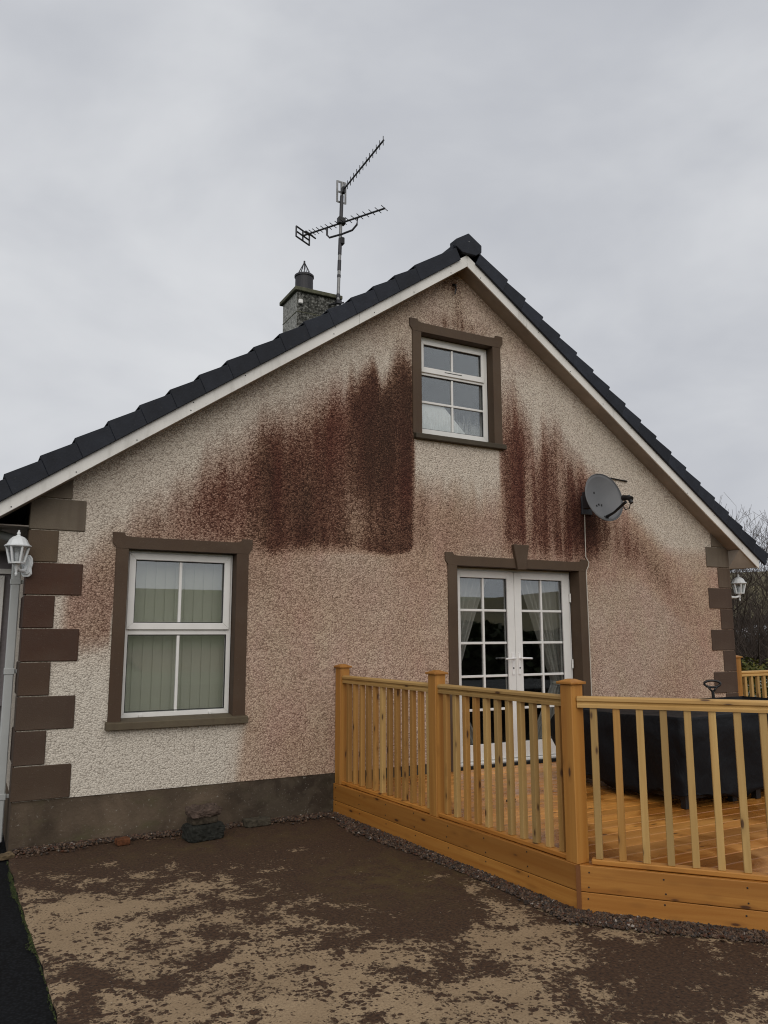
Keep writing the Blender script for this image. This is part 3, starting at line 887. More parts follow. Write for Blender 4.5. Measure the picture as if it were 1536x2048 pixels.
def pane(par, x0, x1, z0, z1, y, mat='glass'):
    MB().box(x0, x1, y, y + 0.006, z0, z1).build('pane', mat, par, org=((x0 + x1) / 2, y, (z0 + z1) / 2))
def ring(b, x0, x1, z0, z1, t, y0, y1, tb=None):
    tb = t if tb is None else tb
    b.prism([(x0, z0), (x1, z0), (x1 - t, z0 + tb), (x0 + t, z0 + tb)], y0, y1, 'y')
    b.prism([(x1, z0), (x1, z1), (x1 - t, z1 - t), (x1 - t, z0 + tb)], y0, y1, 'y')
    b.prism([(x1, z1), (x0, z1), (x0 + t, z1 - t), (x1 - t, z1 - t)], y0, y1, 'y')
    b.prism([(x0, z1), (x0, z0), (x0 + t, z0 + tb), (x0 + t, z1 - t)], y0, y1, 'y')
    return b
def gasket(par, x0, x1, z0, z1, y):
    ring(MB(), x0, x1, z0, z1, 0.007, y - 0.003, y + 0.006).build('gasket', 'gasket', par)

BR = (0.080, 0.051, 0.030)
# ---- left window
fx0, fx1, fz0, fz1, fy = 0.776, 1.719, 0.945, 2.362, 0.10
lw_ = ring(MB(), fx0, fx1, fz0, fz1, 0.040, fy, fy + 0.07).box(fx0 + 0.03, fx1 - 0.03, fy + 0.004, fy + 0.066, 1.638, 1.676).build('window', 'upvc', house, org=(1.25, fy, 0.95), bevel=0.003)
surround(lw_, 0.637, 1.865, 2.50, 0.774, 1.721, 2.366, 0.915, 0.10, (0.066, 0.039, 0.022))
MB().prism([(-0.06, 0.865), (-0.06, 0.925), (0.09, 0.946), (0.11, 0.946), (0.11, 0.865)], 0.652, 1.852, 'x').build('sill', 'paint', lw_, color=(0.105, 0.085, 0.052), bevel=0.005)
sash = ring(MB(), fx0 + 0.022, fx1 - 0.022, 1.682, fz1 - 0.022, 0.058, fy - 0.018, fy + 0.05).build('sash', 'upvc', lw_, bevel=0.004)
gasket(lw_, fx0 + 0.080, fx1 - 0.080, 1.740, fz1 - 0.080, fy + 0.004)
pane(lw_, fx0 + 0.075, fx1 - 0.075, 1.735, fz1 - 0.075, fy + 0.014)
gasket(lw_, fx0 + 0.040, fx1 - 0.040, fz0 + 0.045, 1.638, fy + 0.014)
pane(lw_, fx0 + 0.036, fx1 - 0.036, fz0 + 0.036, 1.640, fy + 0.024)
MB().box(1.236, 1.262, fy + 0.004, fy + 0.03, 1.74, fz1 - 0.08).build('glazing_bar', 'upvc', lw_, bevel=0.003)
MB().box(1.236, 1.262, fy + 0.012, fy + 0.036, fz0 + 0.04, 1.638).build('glazing_bar', 'upvc', lw_, bevel=0.003)
for x in (0.95, 1.55):
    MB().lathe([(0.0, 0), (0.016, 0), (0.016, 0.012), (0.0, 0.014)], n=10).xf(Matrix.Translation((x, fy, fz0 + 0.018)) @ Matrix.Rotation(R(90), 4, 'X')).build('drain_cap', 'upvc', lw_)

# ---- gable window
gx0, gx1, gz0, gz1, gy = 3.700, 4.635, 3.76, 4.858, 0.10
gw = ring(MB(), gx0, gx1, gz0, gz1, 0.062, gy, gy + 0.07).box(gx0 + 0.05, gx1 - 0.05, gy + 0.003, gy + 0.066, 4.425, 4.465).build('window', 'upvc', house, org=(4.17, gy, 3.76), bevel=0.003)
surround(gw, 3.556, 4.778, 4.996, 3.698, 4.637, 4.861, 3.725, 0.10, BR)
MB().prism([(-0.06, 3.668), (-0.06, 3.722), (0.09, 3.762), (0.11, 3.762), (0.11, 3.668)], 3.600, 4.768, 'x').build('sill', 'paint', gw, color=(0.050, 0.042, 0.026), bevel=0.005)
ring(MB(), gx0 + 0.048, gx1 - 0.048, 4.452, gz1 - 0.048, 0.040, gy - 0.014, gy + 0.05, 0.062).build('sash', 'upvc', gw, bevel=0.003)
gasket(gw, gx0 + 0.088, gx1 - 0.088, 4.514, gz1 - 0.088, gy + 0.004)
MB().box(4.055, 4.28, gy - 0.0165, gy - 0.012, 4.486, 4.493).build('vent_slot', 'gasket', gw)
pane(gw, gx0 + 0.085, gx1 - 0.085, 4.510, gz1 - 0.085, gy + 0.014)
gasket(gw, gx0 + 0.062, gx1 - 0.062, gz0 + 0.062, 4.426, gy + 0.014)
pane(gw, gx0 + 0.058, gx1 - 0.058, 4.125, 4.426, gy + 0.024)
pane(gw, gx0 + 0.058, gx1 - 0.058, gz0 + 0.058, 4.123, gy + 0.024, 'wetglass')
MB().box(4.155, 4.180, gy + 0.004, gy + 0.03, 4.515, gz1 - 0.09).build('glazing_bar', 'upvc', gw, bevel=0.003)
MB().box(4.155, 4.180, gy + 0.012, gy + 0.034, gz0 + 0.06, 4.426).build('glazing_bar', 'upvc', gw, bevel=0.003)
MB().box(gx0 + 0.06, gx1 - 0.06, gy + 0.010, gy + 0.0335, 4.112, 4.137).build('glazing_bar', 'upvc', gw, bevel=0.003)

# ---- french doors
dx0, dx1, dz0, dz1, dy = 4.113, 5.782, 0.295, 2.352, 0.15
df_ = ring(MB(), dx0, dx1, dz0, dz1, 0.045, dy, dy + 0.07, 0.03).build('door_frame', 'upvc', house, org=(4.95, dy, 0.295), bevel=0.003)
surround(df_, 3.964, 5.919, 2.490, 4.111, 5.784, 2.355, 0.20, 0.15, BR, (4.833, 5.047, 4.885, 4.995, 2.335, 2.612))
MB().box(4.056, 5.844, 0.02, 0.25, 0.05, 0.294).build('threshold', 'gasket', df_)
MB().box(4.10, 5.79, 0.06, 0.15, 0.2942, 0.318).build('door_sill', 'upvc', df_, bevel=0.004)
DC = 4.962
for side in (0, 1):
    a, b = (dx0 + 0.032, DC - 0.002) if side == 0 else (DC + 0.002, dx1 - 0.032)
    leaf = MB()
    st = 0.098
    y0, y1 = dy - 0.016, dy + 0.05
    leaf.box(a, a + st, y0, y1, 0.322, 2.322)
    leaf.box(b - st, b, y0, y1, 0.322, 2.322)
    leaf.box(a + st, b - st, y0 + 0.0005, y1, 2.245, 2.3215)
    leaf.box(a + st, b - st, y0 + 0.0005, y1, 0.3225, 0.488)
    d = leaf.build('door', 'upvc', df_, org=((a + b) / 2, dy, 0.322), bevel=0.004)
    gasket(d, a + st, b - st, 0.488, 2.245, dy + 0.006)
    pane(d, a + st - 0.005, b - st + 0.005, 0.484, 2.25, dy + 0.016)
    mid = (a + b) / 2
    MB().box(mid - 0.013, mid + 0.013, dy + 0.002, dy + 0.03, 0.49, 2.244).build('glazing_bar', 'upvc', d, bevel=0.003)
    for k in range(1, 5):
        z = 2.245 - k * (2.245 - 0.488) / 5
        MB().box(a + st, b - st, dy + 0.0035, dy + 0.0295, z - 0.013, z + 0.013).build('glazing_bar', 'upvc', d, bevel=0.003)
    s = -1 if side == 0 else 1
    hx = (b - 0.042) if side == 0 else (a + 0.042)
    h = MB().box(hx - 0.016, hx + 0.016, y0 - 0.01, y0 + 0.001, 1.20, 1.43)
    h.tube([(hx, y0 - 0.005, 1.375), (hx, y0 - 0.055, 1.375), (hx + s * 0.03, y0 - 0.06, 1.375), (hx + s * 0.135, y0 - 0.055, 1.372)], 0.010, 8)
    h.build('handle', 'door_handle', d, bevel=0.0)
    MB().lathe([(0.0, 0), (0.009, 0), (0.009, 0.004), (0, 0.005)], n=8).xf(Matrix.Translation((hx, y0 - 0.01, 1.27)) @ Matrix.Rotation(R(90), 4, 'X')).build('keyhole', 'gasket', d)
    ex = a - 0.012 if side == 0 else b + 0.012
    for z in (0.6, 1.3, 2.05):
        MB().tube([(ex, y0 - 0.006, z - 0.05), (ex, y0 - 0.006, z + 0.05)], 0.011, 8).build('hinge', 'upvc', d)

# ---- barge boards, soffits
def bx_line(xa, xb, dz0, dz1):
    """polygon of the barge between xa and xb; z offsets from the lower edge line"""
    return [(xa, zl(xa) + dz0), (xb, zl(xb) + dz0), (xb, zl(xb) + dz1), (xa, zl(xa) + dz1)]
BH = ZT - ZL
cuts = [-0.345, 2.86, CX, 4.98, 8.709]
for i in range(4):
    a, b = cuts[i] + (0.0015 if i else 0), cuts[i + 1] - (0.0015 if i < 3 else 0)
    bb = MB().prism(bx_line(a, b, 0, BH), -0.205, -0.187, 'y')
    o = bb.build('barge_board', 'barge', house, bevel=0.002)
    nx = a + 0.18
    nb = MB()
    while nx < b:
        for dz in (0.03, 0.105):
            if random.random() < 0.62:
                c = (nx + random.uniform(-0.02, 0.02), -0.2055, zl(nx) + dz)
                nb.box(c[0] - 0.0045, c[0] + 0.0045, -0.2075, -0.2045, c[2] - 0.0045, c[2] + 0.0045)
        nx += 0.46
    nb.build('nail', 'gasket', o)
for a, b in ((-0.34, CX), (CX, 8.365)):
    MB().prism([(a, zl(a) + 0.004), (b, zl(b) + 0.004), (b, zl(b) + 0.016), (a, zl(a) + 0.016)], -0.187, 0.02, 'y').build('soffit', 'soffit', house)
# boxed eaves ends and eaves soffits
e = MB().add([(8.365, 0.0, 2.478), (8.709, -0.187, 2.493), (8.365, -0.187, 2.712), (8.365, 0.0, 2.712), (8.709, 9.0, 2.493), (8.365, 9.0, 2.478), (8.709, 9.0, 2.6), (8.709, -0.187, 2.6)],
             [(0, 1, 2), (0, 2, 3), (0, 5, 4, 1), (1, 4, 6, 7)])
e.build('eaves_box', 'soffit', house, fix=False)
MB().box(-0.34, 0.0, 0.0, 9.0, 2.505, 2.515).build('eaves_soffit', 'soffit', house)
MB().box(8.692, 8.712, -0.185, 9.0, 2.494, 2.62).build('fascia', 'barge', house)
MB().box(-0.345, -0.325, -0.185, 9.0, 2.491, 2.62).build('fascia', 'barge', house)

# ---- roof: stepped courses, verge tiles, ridge
roof = None
def verge_tile(x_lo, x_hi, sgn):
    """x_lo: offset from ridge of the lower end, x_hi of the upper end"""
    X = lambda d: CX + sgn * d
    zb = lambda d: ZT - SL * d
    lo, hi = x_lo, x_hi
    prof = [(X(lo), zb(lo) - 0.018), (X(hi) , zb(hi) - 0.018), (X(hi), zb(hi) + 0.148), (X(lo) + 0 * sgn, zb(lo) + 0.192)]
    # end cut square to the slope
    k = 0.075
    prof[3] = (X(lo + k), zb(lo) + 0.192 - SL * k)
    prof[2] = (X(hi + k * 0.8), zb(hi) + 0.150 - SL * k * 0.8)
    b = MB().prism(prof, -0.235, -0.205, 'y')
    top = [(X(lo + k), zb(lo) + 0.192 - SL * k), (X(hi + k * 0.8), zb(hi) + 0.150 - SL * k * 0.8), (X(hi + k * .72), zb(hi) + 0.134 - SL * k * 0.72), (X(lo + k * .9), zb(lo) + 0.176 - SL * k * .9)]
    b.prism(top, -0.205, 0.06, 'y')
    return b
for sgn in (-1, 1):
    rb = MB()
    pitch = 0.2485 if sgn < 0 else 0.246
    first = 0.615 - pitch if sgn < 0 else 0.461 - pitch
    k = 0
    d = 0.0
    n = 0
    ends = []
    while True:
        lo = first + pitch * (n + 1)
        ends.append(lo)
        n += 1
        if lo > 4.66 - pitch * 0.5:
            break
    ends[-1] = 4.62
    prev = 0.10
    slabs = []
    for lo in ends:
        hi = max(prev, 0.02)
        rb.add([(CX + sgn * hi, 0.0, ZT - SL * hi + 0.120), (CX + sgn * lo, 0.0, ZT - SL * lo + 0.150), (CX + sgn * lo, 9.0, ZT - SL * lo + 0.150), (CX + sgn * hi, 9.0, ZT - SL * hi + 0.120),
                (CX + sgn * hi, 0.0, ZT - SL * hi + 0.03), (CX + sgn * lo, 0.0, ZT - SL * lo + 0.03), (CX + sgn * lo, 9.0, ZT - SL * lo + 0.03), (CX + sgn * hi, 9.0, ZT - SL * hi + 0.03)],
               [(0, 1, 2, 3), (4, 7, 6, 5), (0, 4, 5, 1), (1, 5, 6, 2), (2, 6, 7, 3), (3, 7, 4, 0)])
        slabs.append((lo, prev))
        prev = lo
    roof = rb.build('roof', 'tile', house)
    for lo, hi in slabs:
        verge_tile(lo, hi, sgn).build('verge_tile', 'tile', roof, org=(CX + sgn * lo, -0.2, ZT - SL * lo), bevel=0.004)
for k in range(20):
    y0 = -0.20 + k * 0.46
    rp = [(-0.19, 5.845), (-0.03, 5.965), (0.03, 5.965), (0.19, 5.845), (0.19, 5.80), (0, 5.93), (-0.19, 5.80)]
    MB().prism([(CX + x, z) for x, z in rp], y0, y0 + 0.455, 'y').build('ridge_tile', 'tile', roof, org=(CX, y0, 5.9), bevel=0.003)
end = [(0.0, 6.012), (0.055, 5.985), (0.175, 5.888), (0.180, 5.792), (0.145, 5.742), (0.0, 5.800 - 0.02), (-0.145, 5.742), (-0.180, 5.792), (-0.175, 5.888), (-0.055, 5.985)]
end = [(0.0, 6.012), (0.17, 5.905), (0.168, 5.822), (0.09, 5.768), (-0.09, 5.768), (-0.168, 5.822), (-0.17, 5.905)]
MB().prism([(CX + x, z) for x, z in end], -0.248, -0.12, 'y').build('ridge_end_cap', 'tile', roof, bevel=0.005)
MB().lathe([(0, 0), (0.006, 0), (0.006, 0.003), (0, 0.004)], n=8).xf(Matrix.Translation((CX, -0.248, 5.91)) @ Matrix.Rotation(R(90), 4, 'X')).build('screw', 'metal', roof)

# ---- chimney
cx0, cx1, cy0, cy1 = 3.835, 4.555, 4.0, 4.62
chb = MB().box(cx0, cx1, cy0, cy1, 5.4, 7.0)
ch = chb.build('chimney', 'chim', house, org=(4.2, 4.3, 5.4))
a = ch.data.color_attributes.new('face_tone', 'FLOAT_COLOR', 'CORNER')
sc2 = []
for p in ch.data.polygons:
    for li in p.loop_indices:
        v = 0.55 if p.normal.y < -0.5 else 0.12  # gable-facing side toned darker than the other faces
        sc2 += [v, v, v, 1]
a.data.foreach_set('color', np.array(sc2, np.float32))
capm = plain('mossy_cap', (0.085, 0.085, 0.055), 0.9, 0, 0.45, 9, 0.6)
M['cap'] = capm
MB().box(cx0 - 0.05, cx1 + 0.05, cy0 - 0.05, cy1 + 0.05, 7.0, 7.065).build('chimney_cap', 'cap', ch, bevel=0.008)
MB().box(cx0 - 0.005, cx1 + 0.005, cy0 - 0.005, cy1 + 0.005, 6.66, 6.672).build('band', 'cap', ch)
M['pot'] = plain('dark_pot', (0.030, 0.029, 0.034), 0.6, 0, 0.2, 8)
pc = (4.075, 4.31, 7.06)
MB().lathe([(0.0, 0.0), (0.148, 0.0), (0.146, 0.34), (0.160, 0.345), (0.160, 0.375), (0.148, 0.385), (0.13, 0.385), (0.13, 0.25), (0, 0.25)], pc, 24).build('chimney_pot', 'pot', ch, smooth=False)
gd = MB()
for k in range(10):
    an = 2 * math.pi * k / 10
    gd.tube([(pc[0] + 0.125 * math.cos(an), pc[1] + 0.125 * math.sin(an), pc[2] + 0.37), (pc[0] + 0.012 * math.cos(an), pc[1] + 0.012 * math.sin(an), pc[2] + 0.60)], 0.005, 5)
gd.lathe([(0, 0.585), (0.016, 0.585), (0.016, 0.64), (0, 0.645)], pc, 8)
gd.build('bird_guard', 'black', ch)
MB().box(cx0 + 0.015, cx0 + 0.085, cy0 - 0.05, cy0 - 0.001, 6.79, 6.86).build('cable_box', 'upvc', ch, bevel=0.01)

# ---- bits on the gable: dark hook below the apex
hk = MB().tube([(4.13, 0.0, 5.50), (4.13, -0.05, 5.47), (4.125, -0.06, 5.42), (4.115, -0.05, 5.36)], [0.016, 0.014, 0.011, 0.006], 6).build('bracket', 'black')
tag(hk, 'small black bracket hanging from the wall just below the roof peak', 'bracket')

# ---- grey wing behind on the left
MB().box(-3.2, -0.004, 2.2, 2.35, -0.05, 3.1).build('wing_wall', 'wing', house)
wg = ring(MB(), -1.3, -0.085, 1.0, 2.25, 0.06, 2.16, 2.22).box(-1.25, -0.14, 2.165, 2.215, 1.66, 1.74).build('window', 'upvc', house, bevel=0.004)
pane(wg, -1.25, -0.14, 1.05, 2.2, 2.18)
MB().box(-1.4, -0.03, 2.10, 2.2, 0.93, 0.995).build('sill', 'wing', wg)
MB().box(-1.4, -0.03, 2.15, 2.2, 2.27, 2.32).build('lintel', 'upvc', wg)

# ================================================================== THINGS ON THE HOUSE
# blinds behind the left window
vb = thing('vertical_blind', (1.25, 0.26, 0.95), 'cream vertical slat blind closed behind the lower left window', 'blind')
MB().box(0.74, 1.76, 0.235, 0.285, 2.36, 2.40).build('headrail', 'upvc', vb)
sb_ = MB().box(-0.048, 0.048, -0.0012, 0.0012, 0.0, 1.40).mesh('slat')
sb_.materials.append(M['blind'])
k = 0
x = 0.765
while x < 1.75:
    o = link('slat', sb_, vb, (x, 0.26, 0.955), rotz=R(9 + random.uniform(-2, 2)))
    x += 0.0865
# curtains behind the doors
def curtain(name, x_a, x_b, tie_x, label):
    c = thing(name, ((x_a + x_b) / 2, 0.32, 0.29), label, 'curtain')
    nx, nz = 56, 46
    b = MB()
    vs, fs = [], []
    for j in range(nz + 1):
        z = 0.30 + (2.36 - 0.30) * j / nz
        t = 1 - max(0, min(1, abs(z - 1.08) / (1.28 if z > 1.08 else 0.95))) ** 1.0
        pull = t ** 0.95
        for i in range(nx + 1):
            u = i / nx
            x0 = x_a + (x_b - x_a) * u
            x1 = tie_x + (u - 0.5) * 0.13
            x = x0 * (1 - pull) + x1 * pull
            y = 0.32 + (0.022 + 0.012 * pull) * math.sin(u * 46 + 1.2 * math.sin(z * 2)) + 0.012 * math.sin(u * 19 + z)
            vs.append((x, y, z))
    for j in range(nz):
        for i in range(nx):
            fs.append((j * (nx + 1) + i, j * (nx + 1) + i + 1, (j + 1) * (nx + 1) + i + 1, (j + 1) * (nx + 1) + i))
    b.add(vs, fs)
    b.build('cloth', 'sheer', c, smooth=True, fix=False)
    MB().lathe([(0.07, -0.02), (0.078, 0.0), (0.07, 0.02)], (tie_x, 0.32, 1.08), 14).build('tie_back', 'blind', c)
    MB().tube([(x_a - 0.03, 0.32, 2.385), (x_b + 0.03, 0.32, 2.385)], 0.012, 8).build('curtain_pole', 'upvc', c)
curtain('curtain', 4.12, 4.80, 4.20, 'sheer white curtain tied back behind the door leaf nearer the stained wall')
curtain('curtain', 5.10, 5.80, 5.70, 'sheer white curtain tied back behind the door leaf nearer the satellite dish')
# white slanted shape behind the misted panes of the gable window
wb = MB().prism([(3.70, 3.77), (4.42, 3.77), (4.08, 4.10), (3.96, 4.135), (3.70, 4.14)], 0.137, 0.147, 'y').build('white_shape', 'white')  # flat white slanted piece set just behind the glass
tag(wb, 'white slanted shape close behind the misted lower panes of the gable window', 'board')

# ---- television aerial
mx_, my_ = 4.52, 3.88
ae = thing('television_aerial', (4.49, my_, 6.8), 'tall steel mast with two television aerials beside the chimney', 'aerial')
def mast_x(z): return 4.485 + (z - 6.8) * 0.030
MB().tube([(mast_x(6.6), my_, 6.6), (mast_x(9.0), my_, 9.0)], 0.026, 10).build('mast', 'metal', ae)
for z0, z1 in ((6.98, 7.04), (7.33, 7.37), (7.45, 7.62), (7.72, 8.0), (8.34, 8.62), (8.62, 8.76)):
    MB().tube([(mast_x(z0), my_, z0), (mast_x(z1), my_, z1)], 0.032, 8).build('tape', 'darkmetal', ae)
cb = MB().tube([(4.38, 3.99, 6.88), (mast_x(6.88), my_ - 0.02, 6.88), (mast_x(6.88) + 0.09, my_ - 0.03, 6.9)], 0.014, 6).tube([(4.30, 3.99, 6.72), (4.5, my_, 6.83)], 0.010, 6)
cb.build('bracket', 'darkmetal', ae)
MB().box(mast_x(6.9) - 0.04, mast_x(6.9) + 0.05, my_ - 0.05, my_ + 0.04, 6.86, 6.93).build('clamp', 'darkmetal', ae, bevel=0.008)
MB().box(mast_x(8.0) - 0.01, mast_x(8.0) + 0.06, my_ - 0.05, my_ + 0.04, 7.90, 8.02).build('amplifier_box', 'black', ae, bevel=0.01)
MB().box(mast_x(8.3) - 0.06, mast_x(8.3) + 0.07, my_ - 0.05, my_ + 0.04, 8.25, 8.37).build('clamp', 'black', ae, bevel=0.012)
# upper array, pointing out over the gable, elements upright
zb1 = 8.84
xm = mast_x(zb1)
MB().tube([(xm, my_ + 0.05, zb1), (xm, 2.42, zb1 + 0.04)], 0.015, 6).build('boom', 'darkmetal', ae)
el = MB().tube([(0, 0, -0.075), (0, 0, 0.075)], 0.0065, 5).mesh('element'); el.materials.append(M['darkmetal'])
for i in range(13):
    y = my_ - 0.10 - i * 0.112
    link('element', el, ae, (xm, y, zb1 + 0.04 * (my_ - y) / 1.46))
rf = MB()
for dz in (-0.18, 0.0, 0.18):
    rf.box(xm - 0.075, xm + 0.075, my_ + 0.02, my_ + 0.032, zb1 + dz - 0.015, zb1 + dz + 0.015)
for dx in (-0.075, 0.0, 0.075):
    rf.box(xm + dx - 0.015, xm + dx + 0.015, my_ + 0.0195, my_ + 0.0325, zb1 - 0.19, zb1 + 0.19)
rf.build('reflector', 'metal', ae)
MB().box(xm - 0.03, xm + 0.03, my_ - 0.09, my_ - 0.02, zb1 - 0.06, zb1 + 0.05).build('dipole_box', 'black', ae, bevel=0.01)
# lower array
zb2 = 8.26
xm = mast_x(zb2)
d2 = Vector((0.505, -0.863, 0)); n2 = Vector((0.863, 0.505, 0))
o2 = Vector((xm, my_ - 0.05, zb2))
MB().tube([o2 - d2 * 0.80, o2 + d2 * 0.82], 0.015, 6).build('boom', 'darkmetal', ae)
e2 = MB().tube([tuple(n2 * -0.095), tuple(n2 * 0.095)], 0.0065, 5).mesh('element'); e2.materials.append(M['darkmetal'])
for i in range(16):
    t_ = -0.66 + (1.47 * (i / 15) ** 1.22)
    p = o2 + d2 * t_ + Vector((0, 0, 0.006))
    link('element', e2, ae, tuple(p))
rr = MB()
c0 = o2 - d2 * 0.80
for dz in (-0.09, 0.0, 0.09):
    rr.tube([c0 - n2 * 0.18 + Vector((0, 0, dz)), c0 + n2 * 0.18 + Vector((0, 0, dz))], 0.015, 5)
for s in (-0.18, 0, 0.18):
    rr.tube([c0 + n2 * s + Vector((0, 0, -0.095)), c0 + n2 * s + Vector((0, 0, 0.095))], 0.015, 5)
rr.build('reflector', 'darkmetal', ae)
MB().tube([tuple(o2 - d2 * 0.64 - n2 * 0.14 + Vector((0, 0, -.03))), tuple(o2 - d2 * 0.64 + n2 * 0.14 + Vector((0, 0, -.03)))], 0.014, 6).build('dipole', 'black', ae)
cr_ = [o2 - d2 * 0.30 + Vector((0, 0, -0.01)), o2 - d2 * 0.30 + Vector((0, 0, -0.13)), o2 - d2 * 0.25 + Vector((0, 0, -0.19)), o2 + Vector((0, 0, -0.20)), o2 + d2 * 0.20 + Vector((0, 0, -0.19)), o2 + d2 * 0.29 + Vector((0, 0, -0.12)), o2 + d2 * 0.30 + Vector((0, 0, -0.01))]
MB().tube(cr_, 0.017, 7).build('cradle', 'darkmetal', ae)

# ---- satellite dish
dc = Vector((5.905, -0.30, 3.165))
dn = Vector((-0.06, -0.975, 0.20)).normalized()
sd_ = thing('satellite_dish', (5.95, 0.0, 3.1), 'grey oval satellite dish with black receiver arm fixed above the french doors', 'satellite dish')
ex = dn.cross(Vector((0, 0, 1))).normalized() * -1
ey = dn.cross(ex).normalized()
if ey.z < 0: ey = -ey
def bowl(off, inner):
    vs, fs = [], []
    nr, na = 8, 36
    for i in range(nr + 1):
        q = i / nr
        for k in range(na):
            an = 2 * math.pi * k / na
            p = dc + ex * (0.262 * q * math.cos(an)) + ey * (0.285 * q * math.sin(an)) + dn * (0.055 * q * q - off)
            vs.append(p)
    for i in range(nr):
        for k in range(na):
            fs.append((i * na + k, i * na + (k + 1) % na, (i + 1) * na + (k + 1) % na, (i + 1) * na + k))
    return vs, fs, nr, na
v1, f1, nr, na = bowl(0, True)
v2, f2, _, _ = bowl(0.008, False)
bwl = MB().add(v1, f1)
o_ = len(bwl.v)
bwl.add(v2, [tuple(reversed(f)) for f in f2])
bwl.f += [(nr * na + k, nr * na + (k + 1) % na, o_ + nr * na + (k + 1) % na, o_ + nr * na + k) for k in range(na)]
bwl.build('reflector', 'dish', sd_, smooth=True)
MB().tube([dc + ex * (0.262 * math.cos(2 * math.pi * k / 36)) + ey * (0.285 * math.sin(2 * math.pi * k / 36)) + dn * 0.053 for k in range(37)], 0.006, 6, False).build('rim', 'dish', sd_)
for px, py in ((-0.10, 0.06), (-0.06, -0.08), (-0.02, -0.085), (-0.10, -0.10)):
    q = (px * px + py * py) / 0.08
    MB().box(-0.008, 0.008, -0.003, 0.003, -0.012, 0.012).xf(Matrix.Translation(dc + ex * px + ey * py + dn * (0.055 * q + 0.003))).build('bolt', 'black', sd_)
lt_ = dc + dn * 0.40 - ey * 0.145
arm0 = dc - ey * 0.235 + dn * 0.03 - ex * 0.01
MB().tube([arm0, dc - ey * 0.225 + dn * 0.16, lt_ - ey * 0.03 - dn * 0.03], [0.019, 0.014, 0.017], 8).build('arm', 'black', sd_)
MB().box(-0.03, 0.03, -0.02, 0.025, -0.035, 0.015).xf(Matrix.Translation(arm0)).build('arm_clamp', 'black', sd_, bevel=0.006)
MB().tube([lt_ - dn * 0.055 + ey * 0.025, lt_ + dn * 0.02, lt_ + dn * 0.06 - ey * 0.03], [0.034, 0.026, 0.030], 10).tube([lt_ + dn * 0.02 + ey * .02, lt_ + dn * 0.05 - ey * 0.075], [0.022, 0.020], 8).build('receiver', 'black', sd_)
MB().tube([lt_ + dn * 0.04 - ey * 0.06, lt_ - dn * 0.0 - ey * 0.12, lt_ - dn * 0.06 - ey * 0.11, lt_ - dn * 0.09 - ey * 0.05], 0.006, 6).build('lead', 'black', sd_)
MB().tube([dc - dn * 0.005, (5.93, -0.10, 3.12), (5.95, 0.0, 3.12)], [0.03, 0.026, 0.026], 8).build('mount_arm', 'darkmetal', sd_)
MB().box(5.87, 6.03, -0.02, 0.01, 3.02, 3.24).build('wall_plate', 'darkmetal', sd_, bevel=0.006)
MB().box(5.78, 5.86, -0.27, -0.12, 3.06, 3.26).build('back_bracket', 'darkmetal', sd_, bevel=0.006)
cbl = MB().tube([(6.28, -0.012, 3.50), (6.40, -0.015, 3.495), (6.5, -0.013, 3.49), (6.62, -0.012, 3.485)], 0.009, 6).build('loose_wire', 'black')
tag(cbl, 'short black loose wire on the roughcast beside the top of the dish', 'wire')
wc = MB().tube([(5.915, -0.012, 3.18), (5.905, -0.012, 2.8), (5.900, -0.012, 2.52), (5.93, -0.026, 2.46), (5.925, -0.026, 2.42), (5.897, -0.012, 2.36), (5.90, -0.012, 1.5), (5.90, -0.012, 0.5), (5.90, -0.012, 0.30)], 0.0055, 6).build('cable', 'cable')
tag(wc, 'thin white cable running down the wall from dish along the door surround', 'cable')

